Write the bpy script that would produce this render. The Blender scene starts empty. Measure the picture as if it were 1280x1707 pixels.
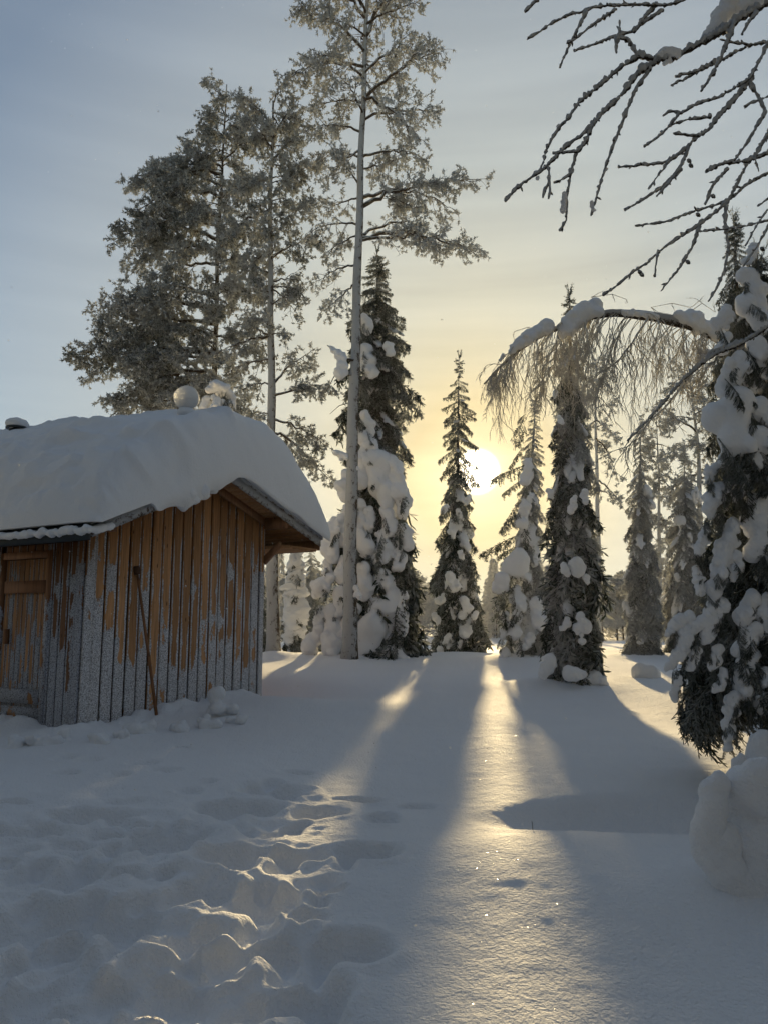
import bpy, math, random
import numpy as np
from mathutils import Vector, Matrix, noise as mnoise

# ------------------------------------------------------------------ camera
R = math.radians
F, CX, CY = 1283.0, 640.0, 853.5          # focal length and centre in photo pixels
PITCH, EYE = R(8.07), 1.6
sc = bpy.context.scene
C = sc.collection
camd = bpy.data.cameras.new('camera')
cam = bpy.data.objects.new('camera', camd)
C.objects.link(cam)
cam.location = (0, 0, EYE)
cam.rotation_euler = (R(90) + PITCH, 0, 0)
camd.sensor_fit = 'HORIZONTAL'
camd.sensor_width = 36.0
camd.lens = 36.0 * F / 1280.0
camd.clip_start = 0.05
camd.clip_end = 3000
sc.camera = cam

def ray(px, py):
    x = (px - CX) / F
    y = (CY - py) / F
    cp, sp = math.cos(PITCH), math.sin(PITCH)
    return np.array([x, cp - y * sp, sp + y * cp])

def W(px, py, Y):
    """world point seen at photo pixel (px, py) at forward distance Y"""
    d = ray(px, py)
    return np.array([0, 0, EYE]) + d * (Y / d[1])

# ------------------------------------------------------------------ sky and sun
sd = ray(794, 786)
sd = sd / np.linalg.norm(sd)
SUN_EL = math.asin(sd[2])
SUN_AZ = math.atan2(sd[0], sd[1])          # clockwise from +Y
world = bpy.data.worlds.new('World')
sc.world = world
world.use_nodes = True
nt = world.node_tree
nt.nodes.clear()
def N(t, **kw):
    n = nt.nodes.new(t)
    for k, v in kw.items():
        setattr(n, k, v)
    return n
def L(a, b):
    nt.links.new(a, b)
out = N('ShaderNodeOutputWorld')
bg = N('ShaderNodeBackground')
bg.inputs[1].default_value = SKY_STRENGTH = 0.10
sky = N('ShaderNodeTexSky', sky_type='NISHITA', sun_disc=False)
sky.sun_elevation = SUN_EL
sky.sun_rotation = SUN_AZ
sky.altitude = 200
sky.air_density = 1.0
sky.dust_density = 0.2
sky.ozone_density = 1.5
geo = N('ShaderNodeTexCoord')
nrm = N('ShaderNodeVectorMath', operation='NORMALIZE')
L(geo.outputs['Generated'], nrm.inputs[0])
dot = N('ShaderNodeVectorMath', operation='DOT_PRODUCT')
dot.inputs[1].default_value = tuple(sd)
L(nrm.outputs[0], dot.inputs[0])
ac = N('ShaderNodeMath', operation='ARCCOSINE'); L(dot.outputs['Value'], ac.inputs[0])
def addv(a, b):
    s = N('ShaderNodeVectorMath', operation='ADD'); L(a, s.inputs[0]); L(b, s.inputs[1]); return s.outputs[0]
def cramp(stops, src):
    r = N('ShaderNodeValToRGB'); e = r.color_ramp.elements
    while len(e) < len(stops): e.new(.5)
    for el, (p, c) in zip(e, stops): el.position = p / 60.0; el.color = (*c, 1)
    L(src, r.inputs[0]); return r.outputs[0]
# thin ice haze: forward-scattered light that yellows and brightens the sky round the sun
tdeg = N('ShaderNodeMath', operation='MULTIPLY'); tdeg.inputs[1].default_value = 1 / R(60); L(ac.outputs[0], tdeg.inputs[0])
# thin veil of cloud: faint low streaks
mp = N('ShaderNodeMapping'); mp.inputs['Scale'].default_value = (1.0, 1.0, 16.0); L(nrm.outputs[0], mp.inputs[0])
nz = N('ShaderNodeTexNoise'); nz.inputs['Scale'].default_value = 1.6; nz.inputs['Detail'].default_value = 4; L(mp.outputs[0], nz.inputs[0])
hz = cramp([(0, (1.3, 1.1, .68)), (2.5, (.90, .76, .44)), (5, (.74, .61, .35)), (8, (.67, .605, .42)), (12, (.61, .59, .47)), (21, (.455, .485, .46)), (35, (.43, .465, .47)), (60, (.42, .44, .44))], tdeg.outputs[0])
wt = cramp([(0, (1, 1, 1)), (9, (1, 1, 1)), (21, (.9, .9, .9)), (33, (.55, .55, .55)), (40, (.20, .20, .20)), (47, (.12, .12, .12)), (60, (.14, .14, .14))], tdeg.outputs[0])
sc10 = N('ShaderNodeVectorMath', operation='SCALE'); sc10.inputs['Scale'].default_value = .70 / SKY_STRENGTH; L(hz, sc10.inputs[0])
ww = N('ShaderNodeMapRange'); ww.inputs[1].default_value = .3; ww.inputs[2].default_value = .7; ww.inputs[3].default_value = .90; ww.inputs[4].default_value = 1.08; L(nz.outputs[0], ww.inputs[0])
scn = N('ShaderNodeVectorMath', operation='SCALE'); L(sc10.outputs[0], scn.inputs[0]); L(ww.outputs[0], scn.inputs['Scale'])
mx = N('ShaderNodeMix', data_type='RGBA'); mx.clamp_factor = True
dim = N('ShaderNodeVectorMath', operation='SCALE'); dim.inputs['Scale'].default_value = 0.72
hs = N('ShaderNodeHueSaturation'); hs.inputs['Saturation'].default_value = .92; L(sky.outputs[0], hs.inputs['Color']); L(hs.outputs[0], dim.inputs[0])
L(wt, mx.inputs[0]); L(dim.outputs[0], mx.inputs[6]); L(scn.outputs[0], mx.inputs[7])
cur = mx.outputs[2]
# the sun itself, seen through the ice haze
disc = N('ShaderNodeMapRange', interpolation_type='SMOOTHSTEP')
disc.inputs[1].default_value = R(1.9); disc.inputs[2].default_value = R(0.6); disc.inputs[3].default_value = 0; disc.inputs[4].default_value = 1
L(ac.outputs[0], disc.inputs[0])
dsc = N('ShaderNodeVectorMath', operation='SCALE'); dsc.inputs[0].default_value = (45, 40, 30); L(disc.outputs[0], dsc.inputs['Scale'])
cur = addv(cur, dsc.outputs[0])
L(cur, bg.inputs[0])
L(bg.outputs[0], out.inputs[0])

sund = bpy.data.lights.new('sun', 'SUN')
sund.energy = 5.0
sund.angle = R(1.8)
sund.color = (1.0, 0.75, 0.38)
sun = bpy.data.objects.new('sun', sund)
C.objects.link(sun)
sun.rotation_euler = Vector(sd).to_track_quat('Z', 'Y').to_euler()
sun.location = (5, 30, 20)

sc.view_settings.view_transform = 'Standard'
sc.view_settings.look = 'None'
sc.view_settings.exposure = 0.68
sc.view_settings.gamma = 1.0
sc.view_settings.use_curve_mapping = False
sc.render.engine = 'CYCLES'
sc.cycles.use_denoising = True
sc.cycles.max_bounces = 6
sc.cycles.diffuse_bounces = 3
sc.cycles.glossy_bounces = 2
sc.cycles.transmission_bounces = 3
sc.cycles.volume_bounces = 0
sc.cycles.caustics_reflective = False
sc.cycles.caustics_refractive = False

rng = np.random.default_rng(7)
random.seed(7)

# ------------------------------------------------------------------ helpers
def tag(o, label=None, cat=None, group=None, kind=None):
    if label: o['label'] = label
    if cat: o['category'] = cat
    if group: o['group'] = group
    if kind: o['kind'] = kind
    return o

def empty(name, loc, label, cat, group=None, rot=(0, 0, 0)):
    o = bpy.data.objects.new(name, None)
    o.empty_display_size = 0.2
    C.objects.link(o)
    o.location = tuple(float(v) for v in loc)
    o.rotation_euler = rot
    return tag(o, label, cat, group)

def mesh(name, V, Fc, mat=None, smooth=False):
    """V: (n,3) array, Fc: list of (m,k) int arrays or lists of tuples"""
    me = bpy.data.meshes.new(name)
    V = np.asarray(V, dtype=np.float32)
    if not isinstance(Fc, (list, tuple)):
        Fc = [Fc]
    arrs = [np.asarray(f, dtype=np.int32) for f in Fc if len(f)]
    me.vertices.add(len(V))
    me.vertices.foreach_set('co', V.ravel())
    loops = np.concatenate([a.ravel() for a in arrs])
    sizes = np.concatenate([np.full(len(a), a.shape[1], np.int32) for a in arrs])
    starts = np.concatenate([[0], np.cumsum(sizes)[:-1]]).astype(np.int32)
    me.loops.add(len(loops))
    me.loops.foreach_set('vertex_index', loops)
    me.polygons.add(len(sizes))
    me.polygons.foreach_set('loop_start', starts)
    if smooth:
        me.polygons.foreach_set('use_smooth', np.ones(len(sizes), bool))
    me.update(calc_edges=True)
    me.validate()
    if mat: me.materials.append(mat)
    return me

def put(name, me, parent=None, world_coords=True):
    """link a mesh; its vertices are in world space when world_coords, so undo the parent's place"""
    o = bpy.data.objects.new(name, me)
    C.objects.link(o)
    if parent is not None:
        o.parent = parent
        if world_coords:
            M = Matrix.Identity(4); q = parent
            while q is not None:
                M = (Matrix.LocRotScale(q.location, q.rotation_euler, q.scale)) @ M
                q = q.parent
            o.matrix_parent_inverse = M.inverted()
    return o

def place_inst(name, me, parent, M):
    """instance of a mesh with a world matrix under an unrotated Empty"""
    o = bpy.data.objects.new(name, me)
    C.objects.link(o)
    o.parent = parent
    T = Matrix.Translation(-Vector(parent.location)) @ M
    o.matrix_basis = T
    return o

class B:
    """collects polygons"""
    def __init__(s):
        s.v = []; s.q = []; s.t = []; s.n = 0
    def add(s, V, quads=None, tris=None):
        V = np.asarray(V, float)
        if quads is not None and len(quads): s.q.append(np.asarray(quads) + s.n)
        if tris is not None and len(tris): s.t.append(np.asarray(tris) + s.n)
        s.v.append(V); s.n += len(V)
    def box(s, lo, hi, bevel=0.0):
        x0, y0, z0 = lo; x1, y1, z1 = hi
        V = [(x0,y0,z0),(x1,y0,z0),(x1,y1,z0),(x0,y1,z0),(x0,y0,z1),(x1,y0,z1),(x1,y1,z1),(x0,y1,z1)]
        s.add(V, [(0,3,2,1),(4,5,6,7),(0,1,5,4),(1,2,6,5),(2,3,7,6),(3,0,4,7)])
    def hexa(s, V):
        s.add(V, [(0,3,2,1),(4,5,6,7),(0,1,5,4),(1,2,6,5),(2,3,7,6),(3,0,4,7)])
    def tube(s, P, r, k=6, cap=True):
        P = np.asarray(P, float); n = len(P)
        r = np.broadcast_to(np.asarray(r, float), (n,))
        T = np.gradient(P, axis=0); T /= np.linalg.norm(T, axis=1)[:, None] + 1e-9
        ref = np.array([0.31, 0.17, 0.93]) if abs(T[0][2]) < 0.85 else np.array([1.0, 0.1, 0.0])
        U = np.cross(T, ref); U /= np.linalg.norm(U, axis=1)[:, None] + 1e-9
        Wv = np.cross(T, U)
        a = np.arange(k) * 2 * np.pi / k
        V = P[:, None, :] + r[:, None, None] * (np.cos(a)[None, :, None] * U[:, None, :] + np.sin(a)[None, :, None] * Wv[:, None, :])
        i = np.arange(n - 1)[:, None] * k; j = np.arange(k)[None, :]; j2 = (j + 1) % k
        Q = np.stack([i + j, i + j2, i + k + j2, i + k + j], -1).reshape(-1, 4)
        V = V.reshape(-1, 3)
        tris = None
        if cap:
            V = np.vstack([V, P[:1], P[-1:]])
            c0 = n * k; c1 = n * k + 1
            jj = np.arange(k)
            tris = np.vstack([np.stack([np.full(k, c0), (jj + 1) % k, jj], -1), np.stack([np.full(k, c1), (n-1)*k + jj, (n-1)*k + (jj + 1) % k], -1)])
        s.add(V, Q, tris)
    def segs(s, P0, P1, r0, r1, k=3):
        P0 = np.asarray(P0, float); P1 = np.asarray(P1, float); n = len(P0)
        if n == 0: return
        T = P1 - P0; T /= np.linalg.norm(T, axis=1)[:, None] + 1e-9
        ref = np.tile([0.3, 0.2, 0.93], (n, 1)); ref[np.abs(T[:, 2]) > 0.85] = (1, 0.1, 0)
        U = np.cross(T, ref); U /= np.linalg.norm(U, axis=1)[:, None] + 1e-9
        Wv = np.cross(T, U)
        r0 = np.broadcast_to(r0, (n,)); r1 = np.broadcast_to(r1, (n,))
        a = np.arange(k) * 2 * np.pi / k
        D = np.cos(a)[None, :, None] * U[:, None, :] + np.sin(a)[None, :, None] * Wv[:, None, :]
        V = np.concatenate([P0[:, None, :] + D * r0[:, None, None], P1[:, None, :] + D * r1[:, None, None]], 1).reshape(-1, 3)
        b = np.arange(n)[:, None] * (2 * k); j = np.arange(k)[None, :]; j2 = (j + 1) % k
        s.add(V, np.stack([b + j, b + j2, b + k + j2, b + k + j], -1).reshape(-1, 4))
    def blades(s, P, D, ln, w):
        """thin leaf triangles at P, pointing along D"""
        n = len(P)
        if n == 0: return
        D = D / (np.linalg.norm(D, axis=1)[:, None] + 1e-9)
        S = np.cross(D, rng.normal(size=(n, 3))); S /= np.linalg.norm(S, axis=1)[:, None] + 1e-9
        ln = np.broadcast_to(ln, (n,))[:, None]; w = np.broadcast_to(w, (n,))[:, None]
        V = np.stack([P - S * w * .35, P + S * w * .35, P + D * ln * .6 + S * w * .5, P + D * ln, P + D * ln * .6 - S * w * .5], 1).reshape(-1, 3)
        b = np.arange(n)[:, None] * 5
        s.add(V, (b + np.array([[0, 1, 2, 4]])), (b + np.array([[4, 2, 3]])))
    def octas(s, P, r):
        n = len(P)
        if n == 0: return
        r = np.broadcast_to(r, (n,))
        base = np.array([(1,0,0),(-1,0,0),(0,1,0),(0,-1,0),(0,0,1),(0,0,-1)], float)
        V = P[:, None, :] + base[None] * r[:, None, None] * rng.uniform(.6, 1.25, (n, 6, 1))
        f = np.array([(0,2,4),(2,1,4),(1,3,4),(3,0,4),(2,0,5),(1,2,5),(3,1,5),(0,3,5)])
        s.add(V.reshape(-1, 3), None, (np.arange(n)[:, None, None] * 6 + f[None]).reshape(-1, 3))
    def build(s, name, mat=None, smooth=False):
        fs = []
        if s.q: fs.append(np.concatenate(s.q))
        if s.t: fs.append(np.concatenate(s.t))
        return mesh(name, np.concatenate(s.v), fs, mat, smooth)

# vectorised value noise
_tab = np.random.default_rng(3).uniform(-1, 1, (64, 256, 256)).astype(np.float32)
def vn(x, y, seed=0):
    t = _tab[seed % 64]
    x = np.asarray(x, float); y = np.asarray(y, float)
    xi = np.floor(x).astype(int); yi = np.floor(y).astype(int)
    fx = x - xi; fy = y - yi
    fx = fx * fx * fx * (fx * (fx * 6 - 15) + 10); fy = fy * fy * fy * (fy * (fy * 6 - 15) + 10)
    a = t[xi & 255, yi & 255]; b = t[(xi + 1) & 255, yi & 255]; c = t[xi & 255, (yi + 1) & 255]; d = t[(xi + 1) & 255, (yi + 1) & 255]
    return a * (1 - fx) * (1 - fy) + b * fx * (1 - fy) + c * (1 - fx) * fy + d * fx * fy
def fbm(x, y, seed=0, oct=4):
    s = 0; a = 1
    for k in range(oct):
        s = s + a * vn(x * 2 ** k + 17.3 * k, y * 2 ** k - 9.1 * k, seed + k); a *= .5
    return s
def sst(a, b, x):
    t = np.clip((x - a) / (b - a), 0, 1)
    return t * t * (3 - 2 * t)

# ------------------------------------------------------------------ materials
def mat_new(name):
    m = bpy.data.materials.new(name); m.use_nodes = True
    t = m.node_tree; b = t.nodes['Principled BSDF']
    return m, t, b
def nd(t, typ, **kw):
    n = t.nodes.new(typ)
    for k, v in kw.items():
        if isinstance(k, str) and k.startswith('i_'):
            n.inputs[k[2:]].default_value = v
        else: setattr(n, k, v)
    return n
def noise_n(t, scale, detail=4, rough=.55, coord=None, stretch=None, dim='3D'):
    n = nd(t, 'ShaderNodeTexNoise'); n.inputs['Scale'].default_value = scale; n.inputs['Detail'].default_value = detail; n.inputs['Roughness'].default_value = rough
    if coord is not None:
        if stretch:
            mpn = nd(t, 'ShaderNodeMapping'); mpn.inputs['Scale'].default_value = stretch; t.links.new(coord, mpn.inputs[0]); t.links.new(mpn.outputs[0], n.inputs[0])
        else: t.links.new(coord, n.inputs[0])
    return n.outputs[0]
def ramp(t, src, stops):
    r = nd(t, 'ShaderNodeValToRGB'); e = r.color_ramp.elements
    while len(e) < len(stops): e.new(.5)
    for el, (p, c) in zip(e, stops):
        el.position = p; el.color = (*c, 1) if len(c) == 3 else c
    t.links.new(src, r.inputs[0]); return r.outputs[0]
def mix(t, f, a, b):
    m = nd(t, 'ShaderNodeMix', data_type='RGBA')
    if isinstance(f, (int, float)): m.inputs[0].default_value = f
    else: t.links.new(f, m.inputs[0])
    for s, v in ((6, a), (7, b)):
        if isinstance(v, tuple): m.inputs[s].default_value = (*v, 1)
        else: t.links.new(v, m.inputs[s])
    return m.outputs[2]
def mth(t, op, a, b=None, c=None, clamp=False):
    m = nd(t, 'ShaderNodeMath', operation=op); m.use_clamp = clamp
    for i, v in enumerate((a, b, c)):
        if v is None: continue
        if isinstance(v, (int, float)): m.inputs[i].default_value = v
        else: t.links.new(v, m.inputs[i])
    return m.outputs[0]
def bump(t, b, h, strength, dist, prev=None):
    n = nd(t, 'ShaderNodeBump'); n.inputs['Strength'].default_value = strength; n.inputs['Distance'].default_value = dist
    t.links.new(h, n.inputs['Height'])
    if prev is not None: t.links.new(prev, n.inputs['Normal'])
    t.links.new(n.outputs[0], b.inputs['Normal'])
    return n.outputs[0]

SNOW_COL = (0.88, 0.885, 0.90)
def snow_material(name, grain=1.0, col=SNOW_COL, glints=True, obj=False):
    m, t, b = mat_new(name)
    g = nd(t, 'ShaderNodeNewGeometry') ; pos = g.outputs['Position']
    if obj:
        tc = nd(t, 'ShaderNodeTexCoord'); pos = tc.outputs['Object']
    b.inputs['Roughness'].default_value = 0.80 if glints else 0.9
    b.inputs['Specular IOR Level'].default_value = 0.16 if glints else 0.08
    n1 = noise_n(t, 1.3, 3, .5, pos)
    c = mix(t, n1, tuple(v * .97 for v in col), tuple(min(1, v * 1.04) for v in col))
    t.links.new(c, b.inputs['Base Color'])
    a = noise_n(t, 42, 3, .65, pos); d = noise_n(t, 13, 3, .6, pos); 
    h = mth(t, 'MULTIPLY_ADD', a, .8, mth(t, 'MULTIPLY', d, .5))
    nb = bump(t, b, h, 0.8 * grain, 0.028)
    if glints:
        # ice crystals: sparse grains with mirror-like facets of random tilt
        vo = nd(t, 'ShaderNodeTexVoronoi'); vo.inputs['Scale'].default_value = 290; t.links.new(pos, vo.inputs['Vector'])
        sepc = nd(t, 'ShaderNodeSeparateColor'); t.links.new(vo.outputs['Color'], sepc.inputs[0])
        pick = mth(t, 'GREATER_THAN', sepc.outputs[2], 0.9955)
        core = mth(t, 'LESS_THAN', vo.outputs['Distance'], 0.28)
        f = mth(t, 'MULTIPLY', pick, core)
        gl = nd(t, 'ShaderNodeBsdfGlossy'); gl.inputs['Roughness'].default_value = 0.18; gl.inputs['Color'].default_value = (1, 1, 1, 1)
        off = nd(t, 'ShaderNodeVectorMath', operation='SUBTRACT'); t.links.new(vo.outputs['Color'], off.inputs[0]); off.inputs[1].default_value = (.5, .5, .5)
        sc_ = nd(t, 'ShaderNodeVectorMath', operation='SCALE'); sc_.inputs['Scale'].default_value = 0.9; t.links.new(off.outputs[0], sc_.inputs[0])
        ad = nd(t, 'ShaderNodeVectorMath', operation='ADD'); t.links.new(g.outputs['Normal'], ad.inputs[0]); t.links.new(sc_.outputs[0], ad.inputs[1])
        no = nd(t, 'ShaderNodeVectorMath', operation='NORMALIZE'); t.links.new(ad.outputs[0], no.inputs[0])
        t.links.new(no.outputs[0], gl.inputs['Normal'])
        ms = nd(t, 'ShaderNodeMixShader'); t.links.new(f, ms.inputs[0]); t.links.new(b.outputs[0], ms.inputs[1]); t.links.new(gl.outputs[0], ms.inputs[2])
        t.links.new(ms.outputs[0], t.nodes['Material Output'].inputs[0])
    return m
M_SNOW = snow_material('snow_ground')
M_SNOWCAP = snow_material('snow_load', 0.6, (.80, .805, .82), glints=False)
M_SNOWI = snow_material('snow_on_boughs', 0.9, (.78, .785, .80), glints=False, obj=True)

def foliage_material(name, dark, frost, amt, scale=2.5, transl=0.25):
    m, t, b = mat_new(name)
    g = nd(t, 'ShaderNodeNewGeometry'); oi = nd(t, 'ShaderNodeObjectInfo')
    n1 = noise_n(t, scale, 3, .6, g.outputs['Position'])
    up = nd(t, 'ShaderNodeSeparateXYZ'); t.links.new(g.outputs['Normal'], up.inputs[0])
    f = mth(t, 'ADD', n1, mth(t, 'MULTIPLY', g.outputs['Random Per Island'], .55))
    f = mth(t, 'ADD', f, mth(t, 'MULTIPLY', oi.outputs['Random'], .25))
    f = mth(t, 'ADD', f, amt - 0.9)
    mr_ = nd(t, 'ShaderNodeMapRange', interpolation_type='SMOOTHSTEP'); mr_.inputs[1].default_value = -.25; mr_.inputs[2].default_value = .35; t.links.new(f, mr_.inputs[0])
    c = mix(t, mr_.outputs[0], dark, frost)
    t.links.new(c, b.inputs['Base Color']); b.inputs['Roughness'].default_value = .75; b.inputs['Specular IOR Level'].default_value = .2
    if transl:
        tr = nd(t, 'ShaderNodeBsdfTranslucent'); t.links.new(c, tr.inputs[0])
        ms = nd(t, 'ShaderNodeMixShader'); ms.inputs[0].default_value = transl
        t.links.new(b.outputs[0], ms.inputs[1]); t.links.new(tr.outputs[0], ms.inputs[2]); t.links.new(ms.outputs[0], t.nodes['Material Output'].inputs[0])
    return m
M_PINE = foliage_material('frosted_pine_needles', (.040, .055, .040), (.46, .48, .49), .24, transl=.12)
M_PINE_L = foliage_material('pale_frosted_pine_needles', (.060, .072, .055), (.50, .52, .53), .38, transl=.13)
M_SPRUCE = foliage_material('spruce_needles', (.022, .033, .022), (.34, .36, .35), .02)
M_SPRUCE_F = foliage_material('frosted_spruce_needles', (.035, .045, .036), (.46, .47, .47), .32)
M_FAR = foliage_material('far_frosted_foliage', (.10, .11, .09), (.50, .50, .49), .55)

def bark_material(name, bark, rime, amt, side=None, sc_=9.0, stretch=(1, 1, .35), sw=.45):
    """bark with rime frost blown onto one side"""
    m, t, b = mat_new(name)
    g = nd(t, 'ShaderNodeNewGeometry')
    n1 = noise_n(t, sc_, 5, .65, g.outputs['Position'], stretch)
    n2 = noise_n(t, sc_ * 4, 3, .6, g.outputs['Position'])
    f = mth(t, 'ADD', mth(t, 'MULTIPLY', n1, 1.1), mth(t, 'MULTIPLY', n2, .5))
    f = mth(t, 'ADD', f, amt - .8)
    if side is not None:
        dp = nd(t, 'ShaderNodeVectorMath', operation='DOT_PRODUCT'); dp.inputs[1].default_value = side; t.links.new(g.outputs['Normal'], dp.inputs[0])
        f = mth(t, 'ADD', f, mth(t, 'MULTIPLY', dp.outputs['Value'], sw))
    mr_ = nd(t, 'ShaderNodeMapRange', interpolation_type='SMOOTHSTEP'); mr_.inputs[1].default_value = -.06; mr_.inputs[2].default_value = .12; t.links.new(f, mr_.inputs[0])
    c = mix(t, mr_.outputs[0], mix(t, n1, tuple(v * .6 for v in bark), tuple(v * 1.4 for v in bark)), rime)
    t.links.new(c, b.inputs['Base Color']); b.inputs['Roughness'].default_value = .85; b.inputs['Specular IOR Level'].default_value = .15
    h = mth(t, 'MULTIPLY_ADD', mr_.outputs[0], .8, n2)
    bump(t, b, h, .8, .02)
    return m
M_TRUNK = bark_material('rimed_pine_bark', (.10, .075, .055), (.42, .43, .44), (.09), (-.6, -.5, .1), 11.0, (1, 1, .6), .22)
M_LIMB = bark_material('frosted_limb_bark', (.075, .058, .045), (.50, .50, .49), -.02, (0, 0, 1))
M_BIRCH = bark_material('frosted_birch_twig', (.045, .036, .03), (.46, .46, .46), .16, (-.3, -.2, .9), 60, (1, 1, 1))
M_HANG = bark_material('frosted_hanging_twigs', (.06, .05, .04), (.56, .54, .50), .30, (0, 0, .6), 12, (1, 1, 1))
# ------------------------------------------------------------------ ground snow
_gy = np.arange(-30, 400, .1)
_gz = np.interp(_gy, [-30, 0, 3, 6, 9, 13.5, 17, 19, 23, 32, 70, 400], [-.3, 0, .04, .19, .34, .58, .78, .80, .50, .22, .10, .10])
_k = np.exp(-np.linspace(-2, 2, 21) ** 2); _k /= _k.sum()
_gz = np.convolve(np.pad(_gz, 10, mode='edge'), _k, mode='valid')

def ground_base(x, y):
    x = np.asarray(x, float); y = np.asarray(y, float)
    z = np.interp(y, _gy, _gz)
    # right of the gap the rise carries on further back
    z = z + .34 * sst(2.0, 7.0, x) * sst(17, 24, y) * (1 - sst(30, 42, y))
    # gentle drifts
    z = z + .07 * vn(x * .35 + 3, y * .28, 11) * sst(2, 8, y) + .03 * vn(x * .9, y * .7, 12)
    near = 1 - sst(40, 60, y)
    z = z + .12 * vn(x * .16, y * .13 + 5, 14) * sst(24, 40, y) * near
    return z

def solve_ground(px, py, fn=ground_base):
    d = ray(px, py); Y = 4.0
    for _ in range(60):
        p = np.array([0, 0, EYE]) + d * (Y / d[1])
        g = float(fn(p[0], p[1]))
        if d[2] >= -1e-4: return p
        Yn = (g - EYE) / d[2] * d[1]
        Y = .5 * Y + .5 * min(max(Yn, .5), 200)
    return np.array([0, 0, EYE]) + d * (Y / d[1])

# hut frame: gable wall along gx, side wall along gy
HC = W(130, 1215, 9.0)[:2]
HA = R(60)
GX = np.array([math.cos(HA), math.sin(HA)]); GY = np.array([-math.sin(HA), math.cos(HA)])
def hut_local(x, y):
    dx = x - HC[0]; dy = y - HC[1]
    return dx * GX[0] + dy * GX[1], dx * GY[0] + dy * GY[1]

# footprints and trampled hollows: (photo px, py, half-length m, half-width m, rotation, depth)
PITS = []
def pit_px(px, py, a, b, rot, d):
    p = solve_ground(px, py); PITS.append((p[0], p[1], a, b, rot, d))
for q in [(455, 1318, .30, .17, -.1, .13), (392, 1352, .34, .20, .1, .13), (605, 1335, .20, .11, 0, .10), (632, 1365, .14, .13, .8, .07),
          (612, 1428, .21, .15, -.2, .13), (548, 1488, .10, .08, 0, .10), (575, 1585, .20, .16, -.4, .13), (515, 1655, .20, .15, .3, .13), (535, 1355, .24, .16, .8, .09),
          (500, 1288, .16, .09, 0, .05), (300, 1246, .1, .05, 0, .05), (690, 1345, .14, .08, 0, .05),
          (160, 1360, .35, .16, 0, .08), (30, 1385, .35, .14, 0, .07),
          (380, 1430, .24, .20, 0, .14), (280, 1400, .34, .26, .4, .13), (340, 1480, .2, .17, .2, .12), (440, 1500, .22, .16, -.5, .13),
          (120, 1460, .28, .22, .5, .13), (60, 1540, .26, .24, 0, .12), (190, 1530, .25, .2, -.4, .12), (310, 1560, .2, .14, .3, .1), (450, 1580, .2, .13, .1, .1),
          (290, 1645, .17, .15, .0, .12), (180, 1650, .16, .12, .0, .09), (400, 1680, .18, .12, .3, .1), (50, 1640, .22, .12, .3, .08), (480, 1430, .15, .12, .2, .09)]:
    pit_px(*q)
_pr = np.random.default_rng(41)
for _ in range(330):
    px = _pr.uniform(-120, 620) ; py = _pr.uniform(1370, 1800)
    if px > 600 - (py - 1380) * .12: continue
    p = solve_ground(px, py)
    PITS.append((p[0], p[1], _pr.uniform(.06, .145), _pr.uniform(.045, .09), _pr.uniform(-3, 3), _pr.uniform(.02, .065)))
for _ in range(16):
    px = _pr.uniform(0, 480); py = _pr.uniform(1240, 1400); p = solve_ground(px, py)
    PITS.append((p[0], p[1], _pr.uniform(.08, .2), _pr.uniform(.06, .12), _pr.uniform(-.5, .5), _pr.uniform(.015, .05)))

_hol = solve_ground(1045, 1388)      # the wind-scooped hollow
_hollow_c = (_hol[0], _hol[1])
BUMPS = []                            # snow collars round trunks: (x, y, radius, height)

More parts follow.
